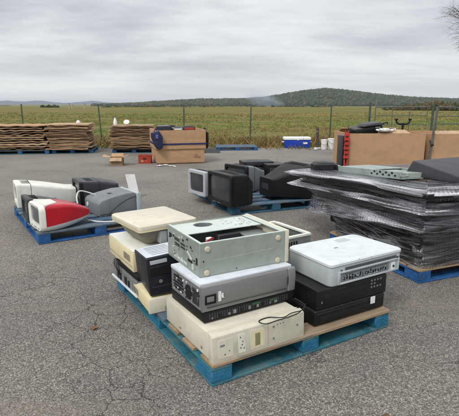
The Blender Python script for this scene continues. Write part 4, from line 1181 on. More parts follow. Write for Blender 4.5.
# ------------------------------------------------------------------ wrapped stack
t = thing('wrapped_stack', 'tall stack of dark panels bound in shiny stretch wrap', 'wrapped stack', (1.51, 3.484, 0.115), 22.5)
LX, LY = 1.38, 1.72
random.seed(11)
zz = 0.0
lev = [(0.0, 0.10, 0.07), (0.103, 0.20, 0.05), (0.203, 0.29, 0.06), (0.293, 0.33, 0.02), (0.333, 0.40, 0.01), (0.403, 0.465, 0.0), (0.468, 0.50, -0.10), (0.503, 0.58, -0.01), (0.583, 0.600, -0.04), (0.603, 0.640, -0.11), (0.643, 0.655, -0.02)]
tl = lambda y, z: z * (1 - 0.13 * max(0, min(1, y / LY)))
ly_ = lambda z: 0.70 + 0.30 * max(0, min(1, z / 0.46)) ** 1.3          # the load widens upwards at its far end
for (z0, z1, off) in lev:
    j = random.uniform(-0.02, 0.02)
    x0, x1, ya, yb = off + j, LX - off, off + random.uniform(-.02, .02), LY * ly_(z1) - off + random.uniform(-.02, .02)
    mb = MB().hexa([(x0, ya, tl(ya, z0)), (x1, ya, tl(ya, z0)), (x1, yb, tl(yb, z0)), (x0, yb, tl(yb, z0)), (x0, ya, tl(ya, z1)), (x1, ya, tl(ya, z1)), (x1, yb, tl(yb, z1)), (x0, yb, tl(yb, z1))])
    p_ = mb.build('panel', random.choice([dark_grey, black_mat, black_mat]), t, 0.006, 1)
mb = MB()
for k in range(46):                                        # jumble of edges, trays and cables on the lower faces
    L = random.uniform(0.1, 0.45); y = random.uniform(0.06 + L / 2, LY * 0.72 - .04 - L / 2); z = random.uniform(0.05, 0.26)
    mb.rot_box((0.045 + random.uniform(-.01, .015), y, tl(y, z)), (0.03, L, random.uniform(0.008, 0.03)), (random.gauss(0, 0.14), 0, 0), k % 4)
for k in range(24):
    L = random.uniform(0.1, 0.4); x = random.uniform(0.06 + L / 2, LX - .06 - L / 2); z = random.uniform(0.05, 0.26)
    mb.rot_box((x, 0.045, z), (L, 0.03, random.uniform(0.008, 0.03)), (0, random.gauss(0, 0.12), 0), k % 4)
each(mb, 'jumbled_edge', [black_mat, dark_grey, black_mat, mid_grey], t)


def film_mat():
    m = bpy.data.materials.new('stretch film'); m.use_nodes = True
    n, l = m.node_tree.nodes, m.node_tree.links
    n.clear()
    uv = N(n, 'ShaderNodeUVMap')
    mp1 = N(n, 'ShaderNodeMapping'); mp1.inputs['Scale'].default_value = (1.1, 15, 1); mp1.inputs['Rotation'].default_value = (0, 0, R(4)); l.new(uv.outputs[0], mp1.inputs[0])
    n1 = N(n, 'ShaderNodeTexNoise', in_Scale=1.0, in_Detail=3.0, in_Roughness=0.5, in_Distortion=0.9); l.new(mp1.outputs[0], n1.inputs[0])
    mp2 = N(n, 'ShaderNodeMapping'); mp2.inputs['Scale'].default_value = (1.8, 17, 1); mp2.inputs['Rotation'].default_value = (0, 0, R(-24)); l.new(uv.outputs[0], mp2.inputs[0])
    n2 = N(n, 'ShaderNodeTexNoise', in_Scale=1.3, in_Detail=2.5, in_Roughness=0.5, in_Distortion=0.7); l.new(mp2.outputs[0], n2.inputs[0])
    r1 = ramp(n, [(0.46, (0, 0, 0)), (0.62, (1, 1, 1))]); l.new(n1.outputs[0], r1.inputs[0])
    r2 = ramp(n, [(0.54, (0, 0, 0)), (0.62, (0.8, 0.8, 0.8))]); l.new(n2.outputs[0], r2.inputs[0])
    mxx = N(n, 'ShaderNodeMath', operation='MAXIMUM'); l.new(r1.outputs[0], mxx.inputs[0]); l.new(r2.outputs[0], mxx.inputs[1])
    # milkier film on the folded lips, white sheen and dark undersides painted in
    at = N(n, 'ShaderNodeAttribute', attribute_name='milk_sheen')
    # dotted highlights along the lips, painted as rows of small bright cells
    mp3 = N(n, 'ShaderNodeMapping'); mp3.inputs['Scale'].default_value = (30, 62, 1); mp3.inputs['Rotation'].default_value = (0, 0, R(12)); l.new(uv.outputs[0], mp3.inputs[0])
    vo = N(n, 'ShaderNodeTexVoronoi', voronoi_dimensions='2D', in_Scale=1.0, in_Randomness=0.85); l.new(mp3.outputs[0], vo.inputs[0])
    rv = ramp(n, [(0.20, (1.25, 1.25, 1.25)), (0.50, (0.75, 0.75, 0.75))]); l.new(vo.outputs['Distance'], rv.inputs[0])
    nq = N(n, 'ShaderNodeTexNoise', in_Scale=2.2, in_Detail=3.0); l.new(uv.outputs[0], nq.inputs[0])
    rq = ramp(n, [(0.48, (0, 0, 0)), (0.62, (1, 1, 1))]); l.new(nq.outputs[0], rq.inputs[0])
    mq = N(n, 'ShaderNodeMix', data_type='FLOAT'); l.new(rq.outputs[0], mq.inputs[0]); mq.inputs[2].default_value = 1.0; l.new(rv.outputs[0], mq.inputs[3])
    stk = ramp(n, [(0.42, (0.10, 0.10, 0.10)), (0.50, (0.5, 0.5, 0.5)), (0.60, (1.7, 1.7, 1.7))]); l.new(n1.outputs[0], stk.inputs[0])  # bright streaks of sheen painted into the diffuse film
    dm0 = N(n, 'ShaderNodeMath', operation='MULTIPLY'); l.new(at.outputs['Fac'], dm0.inputs[0]); l.new(mq.outputs[0], dm0.inputs[1])
    dotm = N(n, 'ShaderNodeMath', operation='MULTIPLY'); l.new(dm0.outputs[0], dotm.inputs[0]); l.new(stk.outputs[0], dotm.inputs[1])
    ad = N(n, 'ShaderNodeMath', operation='MULTIPLY_ADD', use_clamp=True); l.new(mxx.outputs[0], ad.inputs[0]); ad.inputs[1].default_value = 0.09; l.new(dotm.outputs[0], ad.inputs[2])
    # pleats
    pl = N(n, 'ShaderNodeTexWave', wave_type='BANDS', bands_direction='X', in_Scale=9.0, in_Distortion=5.0, in_Detail=2.0); l.new(uv.outputs[0], pl.inputs[0])
    bpn = N(n, 'ShaderNodeMath', operation='MULTIPLY_ADD'); l.new(n1.outputs[0], bpn.inputs[0]); bpn.inputs[1].default_value = 2.2
    sc = N(n, 'ShaderNodeMath', operation='MULTIPLY'); l.new(pl.outputs['Fac'], sc.inputs[0]); sc.inputs[1].default_value = 0.10; l.new(sc.outputs[0], bpn.inputs[2])
    bp2 = N(n, 'ShaderNodeMath', operation='ADD'); l.new(bpn.outputs[0], bp2.inputs[0]); l.new(n2.outputs[0], bp2.inputs[1])
    bp = N(n, 'ShaderNodeBump', in_Strength=1.0, in_Distance=0.03); l.new(bp2.outputs[0], bp.inputs['Height'])
    tr = N(n, 'ShaderNodeBsdfTransparent'); tr.inputs[0].default_value = (0.93, 0.93, 0.95, 1)
    gl = N(n, 'ShaderNodeBsdfGlossy', in_Roughness=0.09); gl.inputs[0].default_value = (0.95, 0.95, 0.97, 1); l.new(bp.outputs[0], gl.inputs['Normal'])
    df = N(n, 'ShaderNodeBsdfDiffuse'); df.inputs[0].default_value = (0.80, 0.80, 0.84, 1); l.new(bp.outputs[0], df.inputs['Normal'])
    fr = N(n, 'ShaderNodeFresnel', in_IOR=1.6); l.new(bp.outputs[0], fr.inputs['Normal'])
    m1 = N(n, 'ShaderNodeMixShader'); l.new(ad.outputs[0], m1.inputs[0]); l.new(tr.outputs[0], m1.inputs[1]); l.new(df.outputs[0], m1.inputs[2])
    frs = N(n, 'ShaderNodeMath', operation='MULTIPLY', use_clamp=True); l.new(fr.outputs[0], frs.inputs[0]); frs.inputs[1].default_value = 1.15
    m2 = N(n, 'ShaderNodeMixShader'); l.new(frs.outputs[0], m2.inputs[0]); l.new(m1.outputs[0], m2.inputs[1]); l.new(gl.outputs[0], m2.inputs[2])
    o = N(n, 'ShaderNodeOutputMaterial'); l.new(m2.outputs[0], o.inputs[0])
    return m


def film():
    # sheen painted brighter above each lip, darker below; (height, outward offset, film layers)
    prof = [(0.004, 0.0, .06), (0.08, -0.025, .05), (0.17, -0.03, .05), (0.255, -0.02, .06), (0.290, 0.0, .10), (0.308, 0.055, .26), (0.318, 0.072, .46), (0.330, 0.066, .48), (0.352, 0.045, .40), (0.385, 0.02, .26), (0.42, 0.0, .08), (0.448, 0.02, .08),
            (0.464, 0.10, .22), (0.474, 0.138, .48), (0.488, 0.132, .55), (0.512, 0.10, .46), (0.538, 0.066, .36), (0.562, 0.04, .16), (0.585, 0.05, .10), (0.600, 0.11, .24), (0.612, 0.142, .50), (0.624, 0.142, .55), (0.640, 0.115, .45), (0.654, 0.075, .36), (0.664, 0.03, .26), (0.668, -0.10, .14), (0.669, -0.3, .10), (0.669, -0.55, .10)]
    per = []
    n = 260
    tot = 2 * (LX + LY)
    for k in range(n):
        s = tot * k / n
        if s < LX: p, nn = (s, 0), (0, -1)
        elif s < LX + LY: p, nn = (LX, s - LX), (1, 0)
        elif s < 2 * LX + LY: p, nn = (LX - (s - LX - LY), LY), (0, 1)
        else: p, nn = (0, LY - (s - 2 * LX - LY)), (-1, 0)
        per.append((p, nn, s))
    # sub-divide the profile
    pf = []
    for a, b_ in zip(prof[:-1], prof[1:]):
        for q in range(3):
            f_ = q / 3
            pf.append(tuple(a[i] + (b_[i] - a[i]) * f_ for i in range(3)))
    pf.append(prof[-1])
    V, UV, LAY = [], [], []
    arc = 0
    for i, (z, off, ly) in enumerate(pf):
        if i: arc += math.hypot(z - pf[i - 1][0], off - pf[i - 1][1])
        for (p, nn, s) in per:
            amp = min(1.0, 0.25 + ly * 2.2)
            # lips hang out more in places, the ends are pulled to points
            lo = off * (1 + 0.55 * fbm(s, z * 3, 0.9, 3, 6.0)) + 0.012 * fbm(s * 0.5, z * 14, 3.0, 3, 2.0)
            dz = 0.020 * fbm(s, z, 1.1, 3, 12.0) * amp
            cd = math.hypot(p[0], p[1] - LY)
            if off > 0: lo *= 1 + 0.4 * math.exp(-(cd / 0.30) ** 2)
            cx_, cy_ = p[0] - LX / 2, p[1] - LY / 2
            fx_ = (LX / 2 + lo) / (LX / 2); fy_ = (LY / 2 + lo) / (LY / 2)
            # soften corners
            x, y = cx_ * fx_, cy_ * fy_
            rx_, ry_ = abs(x) / (LX / 2 + lo), abs(y) / (LY / 2 + lo)
            k_ = max(0, rx_ + ry_ - 1.86) * 0.25
            x *= 1 - k_; y *= 1 - k_
            yy = y + LY / 2
            sag = -0.12 * max(0, min(1, yy / LY)) * max(0, 1 - abs(z - 0.32) / 0.14)
            yy *= ly_(z)
            V.append((x + LX / 2, yy, max(0.003, tl(yy, z + dz) + sag + (0.006 if z > 0.6 else 0))))
            UV.append((s, arc)); LAY.append(max(0, ly * (0.75 + 0.8 * fbm(s, z, 1.5, 3, 20.0))))
    F = []
    for i in range(len(pf) - 1):
        for k in range(n):
            k2 = (k + 1) % n
            F.append((i * n + k, i * n + k2, (i + 1) * n + k2, (i + 1) * n + k))
    me = bpy.data.meshes.new('stretch_wrap'); me.from_pydata(V, [], F)
    me.materials.append(film_mat())
    ul = me.uv_layers.new(name='UVMap')
    vi = np.empty(len(me.loops), dtype=np.int32); me.loops.foreach_get('vertex_index', vi)
    uvs = np.array(UV)[vi]
    # the closing column
    for f_ in range(len(F)):
        if f_ % n == n - 1:
            for q in (1, 2): uvs[f_ * 4 + q, 0] = tot
    ul.data.foreach_set('uv', uvs.ravel())
    a = me.attributes.new('milk_sheen', 'FLOAT', 'POINT'); a.data.foreach_set('value', LAY)
    me.polygons.foreach_set('use_smooth', [True] * len(me.polygons)); me.update()
    return inst(me, 'stretch_wrap', t)


film()
mb = MB()                                                  # gathered ropes of film across the lower faces
random.seed(5)
for k in range(17):
    y = random.uniform(0.0, 0.9); z = random.uniform(0.05, 0.33); y2 = y + random.uniform(0.3, 0.9); z2 = z + random.uniform(-0.16, 0.16)
    pts = [(-0.012 + random.uniform(-.006, .006) + 0.02, y + (y2 - y) * q / 6, max(0.01, z + (z2 - z) * q / 6 + random.gauss(0, 0.006))) for q in range(7)]
    mb.tube([p for p in pts if p[1] < LY * 0.72], random.uniform(0.0008, 0.0022), 4) if len([p for p in pts if p[1] < LY * 0.72]) > 1 else None
stuff(stuff(mb.build('film_rope', M('gathered film', (150, 150, 158), 0.25, 0.1, 10, spec=0.6), t)))
WZ = 0.115
WT = lambda x, y: (1.51 + x * math.cos(R(22.5)) - y * math.sin(R(22.5)), 3.484 + x * math.sin(R(22.5)) + y * math.cos(R(22.5)))
x, y = WT(-0.02, 1.52)
tt = thing('black_hood', 'black rounded plastic hood lying on the far end of the wrapped stack', 'plastic hood', (x, y, WZ + 0.592), 8)
MB().loft([rr_plan(0, 0.26, 0, 0.22, 0.05, 0), rr_plan(0, 0.26, 0, 0.22, 0.06, 0.06), rr_plan(0.03, 0.23, 0.03, 0.19, 0.05, 0.085)]).build('shell', black_pl, tt, smooth=True)
MB().box(0.262, 0.285, 0.02, 0.2, 0.0, 0.05).build('end_cap', grey_pl, tt, 0.004)
mb = MB(); slots(mb, 0.06, 0.2, 0, 0.015, 0.05, 10, d=0.003); stuff(mb.build('vent', dark_grey, tt))
x, y = WT(0.10, 0.38)
sage2 = M('dull grey green steel', (152, 164, 158), 0.42, 0.12, 3, dirt=0.6, dirtc=(92, 98, 96), dscale=4, fleck=(60, 64, 62), fscale=28)
tt = thing('server_chassis', 'grey green metal chassis with cut outs lying on the wrapped stack', 'metal chassis', (x, y, WZ + 0.664), 108)
tt.rotation_euler = (0, R(4.0), R(108))
MB().box(0, 0.98, 0, 0.02, 0.0, 0.062).build('side_plate', sage2, tt, 0.002, 1)
MB().box(0, 0.98, -0.34, -0.32, 0.0, 0.062).build('side_plate', sage2, tt, 0.002, 1)
MB().box(0, 0.98, -0.32, 0.0, 0.0, 0.006).build('floor_plate', sage2, tt)
MB().box(0.42, 0.97, -0.319, -0.001, 0.054, 0.0615).build('top_plate', sage2, tt)
MB().box(0.02, 0.40, -0.24, -0.06, 0.0061, 0.05).build('drive_cage', sage, tt, 0.003, 1)
mb = MB()
for k in range(9):
    mb.box(0.06 + k * 0.042, 0.085 + k * 0.042, 0.019, 0.0215, 0.02 + (k % 2) * 0.02, 0.035 + (k % 2) * 0.022)
each(mb, 'cut_out', dark_void, tt)
MB().tube([(0.0, 0.03, 0.03), (-0.03, 0.03, 0.03), (-0.04, 0.0, 0.03), (-0.03, -0.03, 0.03), (0.0, -0.03, 0.03)], 0.007, 6).build('handle', steel, tt)
x, y = WT(0.34, 0.02)
tt = thing('dark_slab', 'smooth slate grey slab lying across the near end of the wrapped stack', 'panel', (x, y, WZ + 0.665), 24)
MB().hexa([(0, 0, 0), (0.95, 0, 0), (0.95, 0.55, 0), (-0.04, 0.55, 0), (0, 0, 0.055), (0.95, 0, 0.075), (0.95, 0.5, 0.15), (0.0, 0.5, 0.135)]).build('shell', dark_grey, tt, 0.012, 3)
MB().box(0.1, 0.8, -0.004, 0.003, 0.008, 0.014).build('trim_line', mid_grey, tt)


# ------------------------------------------------------------------ back row
def sheet_stack(label, x0, x1, y0, dep, n, zt, amp, wl, label_group, seed, pm=True):
    random.seed(seed)
    t = thing('cardboard_stack', label, 'cardboard stack', (x0, y0, 0), 0, label_group)
    L = x1 - x0
    zb = 0.12
    th = (zt - zb) / n
    for i in range(n):
        ph = (i % 2) * math.pi + random.uniform(-.9, .9)
        ak, wk = amp * random.uniform(0.35, 1.15), wl * random.uniform(0.8, 1.25)
        tk = random.uniform(0.6, 1.15)
        nsg = 30
        ox, oy = random.uniform(-.09, .06), random.uniform(-.06, .05)
        q = []
        mb = MB()
        top, bot = [], []
        for k in range(nsg + 1):
            x = L * k / nsg
            w_ = ak * math.sin(2 * math.pi * x / wk + ph) * (0.55 + 0.9 * fbm(x, i, 1.7, 2, seed)) + 0.010 * fbm(x, i * 3.1, 2.5, 3, 1.0)
            zc_ = zb + th * (i + 0.5) + w_
            hh = tk * th * (0.32 + 0.18 * fbm(x, i * 7.7, 3.0, 2, 4.0))
            bot.append((x + ox, zc_ - hh)); top.append((x + ox, zc_ + hh))
        for k in range(nsg):
            a, b_, c_, d_ = bot[k], bot[k + 1], top[k + 1], top[k]
            for yy in (oy,):
                base_ = len(mb.v)
            mb.v += [(a[0], oy, a[1]), (b_[0], oy, b_[1]), (c_[0], oy, c_[1]), (d_[0], oy, d_[1]), (a[0], dep + oy, a[1]), (b_[0], dep + oy, b_[1]), (c_[0], dep + oy, c_[1]), (d_[0], dep + oy, d_[1])]
            fl = [(0, 1, 2, 3), (3, 2, 6, 7), (1, 0, 4, 5), (5, 4, 7, 6)]
            if k == 0: fl.append((0, 3, 7, 4))
            if k == nsg - 1: fl.append((1, 5, 6, 2))
            for f in fl: mb.f.append(tuple(base_ + j for j in f)); mb.m.append(0)
        mb.build('cardboard_sheet', random.choice([cardb2, cardb2, cardb, cardb3]), t, fix=False)
    return t


pallet('blue pallet beneath the lattice ended cardboard stack', (-6.75, 13.12), 8, 1.6, 1.2, blue_deep, grey_blue, blue_teal, 6, 0.11)
pallet('blue pallet beneath the long edged cardboard stack', (-5.12, 13.42), 8, 1.15, 1.2, blue_deep, grey_blue, blue_teal, 6, 0.11)
pallet('blue pallet beneath the small cardboard stack behind the open box', (-3.42, 13.6), 5, 1.25, 1.1, blue_deep, grey_blue, blue_teal, 6, 0.11)
G1 = 'stacks of flattened cardboard by the field'
s = sheet_stack('stack of flattened brown cardboard with lattice of gaping folded ends', -6.85, -5.22, 13.12, 1.15, 11, 0.83, 0.019, 0.30, G1, 21); s.rotation_euler.z = R(8)
s = sheet_stack('stack of flattened brown cardboard showing long wavy edges', -5.20, -4.02, 13.36, 1.15, 17, 0.84, 0.006, 0.7, G1, 22); s.rotation_euler.z = R(8)
s = sheet_stack('smaller stack of flattened cardboard with white dish on top', -3.46, -2.25, 13.55, 1.05, 15, 0.80, 0.008, 0.5, G1, 23); s.rotation_euler.z = R(4)
tt = thing('dish', 'round white dish standing on the smaller cardboard stack', 'dish', (-3.02, 13.85, 0.80), 0)
o_ = MB().lathe([(0.01, 0.03), (0.08, 0.015), (0.13, 0.0), (0.14, 0.008), (0.08, 0.03), (0.01, 0.045)], n=18).build('bowl', white_b, tt, smooth=True); o_.rotation_euler = (R(70), 0, R(-20)); o_.location = (0, 0, 0.085); o_.scale = (0.72, 0.5, 0.35)
MB().tube([(0, 0.05, 0), (0, 0.03, 0.08)], 0.012, 6).build('stand', mid_grey, tt)
tt = thing('jug', 'small white jug standing at the end of the smaller cardboard stack', 'jug', (-3.34, 13.8, 0.80), 0)
MB().lathe([(0.05, 0), (0.055, 0.10), (0.03, 0.16), (0.02, 0.2), (0.024, 0.2), (0.024, 0.22)], n=14).build('body', white_b, tt, smooth=True)
MB().lathe([(0.026, 0.2205), (0.026, 0.24), (0.02, 0.243)], n=12).build('cap', cool_blue, tt)
tt = thing('jug', 'small pale jug on top of the long edged cardboard stack', 'jug', (-4.48, 14.0, 0.845), 0)
MB().lathe([(0.06, 0), (0.06, 0.05), (0.035, 0.075), (0.03, 0.085)], n=14).build('body', white_b, tt, smooth=True)
MB().lathe([(0.03, 0.0855), (0.03, 0.1), (0.02, 0.102)], n=12).build('cap', mid_grey, tt)


def face_panel(L, y0, th, z0, z1, name, t, seed, bulge):
    nx, nz = 26, 16
    V, F = [], []
    for side, yb in ((0, y0), (1, y0 + th)):
        for j in range(nz + 1):
            for i in range(nx + 1):
                u, v = i / nx, j / nz
                e = math.sin(math.pi * u) ** 0.6 * math.sin(math.pi * min(1, 0.12 + 0.88 * v) * 0.95) ** 0.7
                cr_ = -0.004 * math.exp(-((v - 0.52 - 0.03 * math.sin(4 * u + seed)) / 0.03) ** 2) * (u > 0.1)
                V.append((u * L, yb + bulge * e * (0.6 + 0.9 * fbm(u * 2, v * 2, 1.1, 3, seed)) - cr_ * 0.8 + 0.003 * e * fbm(u * 6, v * 6, 1.3, 2, seed + 4), z0 + v * (z1 - z0)))
    o = (nx + 1) * (nz + 1)
    for j in range(nz):
        for i in range(nx):
            a = j * (nx + 1) + i
            F.append((a, a + 1, a + nx + 2, a + nx + 1)); F.append((o + a + nx + 1, o + a + nx + 2, o + a + 1, o + a))
    for i in range(nx):
        a = nz * (nx + 1) + i
        F.append((a, a + 1, o + a + 1, o + a)); F.append((i + 1, i, o + i, o + i + 1))
    for j in range(nz):
        a = j * (nx + 1); b = a + nx
        F.append((a + nx + 1, a, o + a, o + a + nx + 1)); F.append((b, b + nx + 1, o + b + nx + 1, o + b))
    return MB().add(V, F).build(name, cardb, t, smooth=True)


def gaylord(label, F, ang, L, W, H, sleeve=None, strap=False, flaps=True, group='big cardboard boxes on the lot'):
    t = thing('cardboard_box', label, 'cardboard box', (F[0], F[1], 0), ang, group)
    th = 0.014
    z0 = 0.03
    hz = H if not sleeve else sleeve + 0.06
    face_panel(L, 0, th, z0, hz, 'side_panel', t, F[0], -0.014)
    MB().box(0, L, W - th, W, z0, hz).build('side_panel', cardb, t, 0.003, 1)
    MB().box(0, th, th, W - th, z0, hz).build('side_panel', cardb, t, 0.003, 1)
    MB().box(L - th, L, th, W - th, z0, hz).build('side_panel', cardb, t, 0.003, 1)
    MB().box(th, L - th, th, W - th, z0, z0 + 0.02).build('bottom_panel', cardb2, t)
    MB().box(0.02, L - .02, 0.02, 0.14, 0.0, 0.0295).build('skid', tan_wood, t); MB().box(0.02, L - .02, W - .14, W - .02, 0.0, 0.0295).build('skid', tan_wood, t)
    if sleeve:
        e = 0.030
        face_panel(L + 2 * e, -e, 0.010, sleeve, H, 'sleeve_panel', t, 7.3, -0.008).location.x = -e
        for p in ((-e, L + e, W + .002, W + e),): MB().box(p[0], p[1], p[2], p[3], sleeve, H).build('sleeve_panel', cardb, t, 0.003, 1)
        for p in ((-e, -0.002), (L + .002, L + e)): MB().box(p[0], p[1], -0.0185, W + .0015, sleeve, H - .001).build('sleeve_panel', cardb, t, 0.003, 1)
    if strap:
        zs = sleeve + 0.10; e = 0.046
        mb = MB(); mb.box(-e, L + e, -e, -0.040, zs, zs + 0.035); mb.box(-e, -0.031, -0.0399, W, zs + .0, zs + 0.035); mb.box(L + .031, L + e, -0.0399, W, zs, zs + .035)
        mb.build('strap', strap_b, t)
    return t


g1 = gaylord('big brown cardboard box with blue strap, full of scrap electronics', (-1.70, 10.93), 16, 1.14, 1.10, 0.80, sleeve=0.36, strap=True)
mb = MB(); mb.rot_box((0.95, -0.012, 0.17), (0.16, 0.004, 0.03), (0, 0.1, 0)); mb.rot_box((0.93, -0.012, 0.21), (0.06, 0.002, 0.03), (0, -0.3, 0))
each(mb, 'printed_mark', cardb2, g1)
tt = thing('bag', 'blue black fabric bag hanging over the strapped box corner', 'bag', (-1.72, 10.87, 0.40), 14)
MB().loft([rrect(-0.10, 0.10, 0.10, 0.04, -0.02, 0.30), rrect(-0.02, 0.16, 0.34, 0.05, -0.04, 0.20), rrect(0.08, 0.15, 0.44, 0.05, -0.06, 0.18), rrect(0.16, 0.10, 0.26, 0.04, -0.05, 0.14)]).build('fabric', bag_b, tt, smooth=True)
MB().tube(wire([(-0.03, 0.0, 0.32), (0.0, 0.06, 0.42), (0.06, 0.08, 0.42), (0.10, 0.0, 0.34)]), 0.012, 6).build('strap', strap_b, tt)
MB().box(0.0, 0.06, -0.145, -0.125, 0.22, 0.32).build('patch', M('violet blue patch', (88, 92, 150), 0.8), tt, 0.004)
random.seed(31)
box_pos = lambda x, y: (-1.70 + x * math.cos(R(16)) - y * math.sin(R(16)), 10.93 + x * math.sin(R(16)) + y * math.cos(R(16)))
heap = [((0.02, 0.12), (0.36, 0.42, 0.15), 'scrap_monitor', 'black scrap monitor heaped on the strapped box corner', black_pl), ((0.42, 0.18), (0.24, 0.40, 0.11), 'scrap_player', 'grey scrap player in the middle of the strapped box heap', mid_grey),
        ((0.68, 0.25), (0.30, 0.40, 0.13), 'scrap_printer', 'dark scrap printer with red strip heaped in the strapped box', dark_grey), ((0.2, 0.62), (0.36, 0.4, 0.14), 'scrap_speaker', 'dark scrap speaker at the back of the strapped box heap', black_mat)]
for (p, s3, nm, lb, mt_) in heap:
    x, y = box_pos(*p)
    tt = thing(nm, lb, 'scrap electronics', (x, y, 0.735), 16 + random.uniform(-4, 4))
    MB().box(0, s3[0], 0, s3[1], 0, s3[2]).build('case', mt_, tt, 0.015, 3)
    MB().box(0.03, s3[0] - .03, -0.006, 0.01, 0.06, s3[2] - .02).build('front_panel', white_b if 'player' in nm else (red_paint if 'printer' in nm else dark_grey), tt, 0.003, 1)
    MB().box(0.04, s3[0] - .05, 0.05, s3[1] - .06, s3[2] - .001, s3[2] + .012).build('top_panel', mid_grey if 'monitor' in nm else black_pl, tt, 0.004)
MB().box(0.03, 1.11, 0.03, 1.07, 0.70, 0.73).build('packing', cardb2, g1)
x, y = box_pos(1.19, 0.02)
tt = thing('black_sack', 'black plastic sack hanging on the strapped box side', 'sack', (x, y, 0.30), 16)
MB().loft([[(p[1], p[0] * 0 + p[2] * 0 + q, p[2]) for p in rrect(0, wd, hh, 0.03, 0.03, zc__)] for q, wd, hh, zc__ in ((-0.02, 0.05, 0.32, 0.28), (0.1, 0.08, 0.44, 0.26), (0.4, 0.08, 0.42, 0.25), (0.6, 0.05, 0.3, 0.27))]).build('body', black_pl, tt, smooth=True)
MB().tube([(0.03, 0.2, 0.46), (0.02, 0.22, 0.53), (0.0, 0.24, 0.52)], [0.03, 0.015, 0.02], 8).build('knot', black_pl, tt)
# right-hand boxes
g2 = gaylord('long open cardboard box behind the wrapped stack', (2.32, 9.05), 3, 1.50, 1.1, 0.845)
mb = MB()
mb.hexa([(0.55, 0.0, 0.846), (1.2, 0.0, 0.846), (1.2, 0.012, 0.846), (0.55, 0.012, 0.846), (0.60, 0.16, 0.905), (1.15, 0.18, 0.90), (1.15, 0.19, 0.905), (0.60, 0.17, 0.915)])
mb.hexa([(0.1, 1.09, 0.846), (1.3, 1.09, 0.846), (1.3, 1.10, 0.846), (0.1, 1.10, 0.846), (0.1, 0.9, 0.90), (1.3, 0.88, 0.90), (1.3, 0.89, 0.91), (0.1, 0.91, 0.91)])
each(mb, 'flap', cardb3, g2)
MB().box(0.03, 1.47, 0.03, 1.07, 0.70, 0.73).build('packing', cardb2, g2)
g3 = gaylord('second open cardboard box standing past the thin leaning pole', (3.93, 9.15), 4, 1.25, 1.1, 0.83)
MB().hexa([(0.1, 0.0, 0.831), (1.1, 0.0, 0.831), (1.1, 0.012, 0.831), (0.1, 0.012, 0.831), (0.12, 0.2, 0.87), (1.1, 0.2, 0.87), (1.1, 0.21, 0.88), (0.12, 0.21, 0.88)]).build('flap', cardb3, g3)
MB().box(0.03, 1.22, 0.03, 1.07, 0.66, 0.69).build('packing', cardb2, g3)
for xx, zz0 in ((0.75, 0.90), (0.9, 0.905)):
    pass
tt = thing('plastic_bag', 'crumpled clear plastic bag on the rim of the long box', 'bag', (3.0, 9.12, 0.865), 8)
bmv = bmesh.new(); bmesh.ops.create_icosphere(bmv, subdivisions=3, radius=1)
me = bpy.data.meshes.new('film')
for v in bmv.verts:
    v.co = Vector((v.co.x * 0.16, v.co.y * 0.1, v.co.z * 0.035 + 0.04)) * (1 + 0.35 * fbm(v.co.x * 3, v.co.y * 3, 1.2, 3, v.co.z))
bmv.to_mesh(me); bmv.free(); me.materials.append(M('milky bag film', (212, 212, 208), 0.3, 0.1)); inst(me, 'film', tt)
MB().tube([(0.12, 0, 0.04), (0.2, 0, 0.06), (0.23, 0.02, 0.05)], [0.02, 0.01, 0.025], 6).build('tie', white_b, tt)
tt = thing('leaning_pole', 'thin dark pole leaning in the gap between the two open boxes', 'pole', (3.875, 9.08, 0.0), 0)
MB().tube([(0, 0, 0), (0.10, 0.0, 1.36)], 0.022, 8).build('shaft', galv, tt)
MB().tube([(0.045, -0.05, 0.62), (0.045, 0.0, 0.66), (0.05, 0.05, 0.70)], 0.03, 8).build('clamp', dark_grey, tt)
MB().lathe([(0.024, 1.361), (0.026, 1.38), (0.01, 1.395)], (0.10, 0, 0), 8).build('cap', dark_grey, tt)
tt = thing('forked_stand', 'black forked metal stand poking up out of the long open box', 'stand', (3.58, 9.75, 0.731), 0)
MB().tube([(0, 0, 0), (0, 0, 0.28)], 0.022, 8).build('stem', black_mat, tt)
MB().tube(wire([(-0.14, 0, 0.35), (-0.12, 0, 0.29), (-0.05, 0, 0.265), (0.0, 0, 0.27), (0.05, 0, 0.265), (0.12, 0, 0.29), (0.14, 0, 0.35)]), 0.018, 8).build('fork', black_mat, tt)
MB().tube([(-0.17, 0, 0.355), (-0.11, 0, 0.365)], 0.02, 6).build('tip', rubber, tt); MB().tube([(0.11, 0, 0.365), (0.17, 0, 0.355)], 0.02, 6).build('tip', rubber, tt)
# dark cart and red frame at the box's near end
tt = thing('hand_truck', 'red framed hand truck standing against the end of the long box', 'hand truck', (2.24, 9.0, 0.0), 3)
for x in (-0.02, 0.035): MB().tube([(x, -0.03, 0.06), (x, 0.0, 0.9)], 0.016, 8).build('rail', red_paint, tt)
for k in range(6): MB().tube([(-0.02, -0.03 + .005 * k, 0.12 + k * 0.14), (0.035, -0.03 + .005 * k, 0.12 + k * 0.14)], 0.012, 6).build('rung', red_paint, tt)
mb = MB()
for k in range(6): mb.box(-0.05 + 0.02 * (k % 2), 0.045, -0.06, -0.035, 0.38 + k * 0.085, 0.43 + k * 0.085)
each(mb, 'red_webbing', M('red webbing', (190, 48, 44), 0.7, 0.2), tt)
for x in (-0.1, 0.115):
    MB().loft([[(x + q, 0.03 + 0.10 * math.cos(2 * math.pi * k / 16), 0.10 + 0.10 * math.sin(2 * math.pi * k / 16)) for k in range(16)] for q in (-0.02, 0.02)]).build('wheel', rubber, tt, 0.01)
MB().box(-0.12, 0.13, -0.16, -0.035, 0.015, 0.03).build('toe_plate', red_paint, tt)
tt = thing('speaker_cabinet', 'dark grey speaker cabinet beside the red hand truck', 'speaker', (2.19, 9.08, 0.0), 6)
MB().box(0, 0.10, 0, 0.3, 0, 0.80).build('cabinet', dark_grey, tt, 0.012, 2)
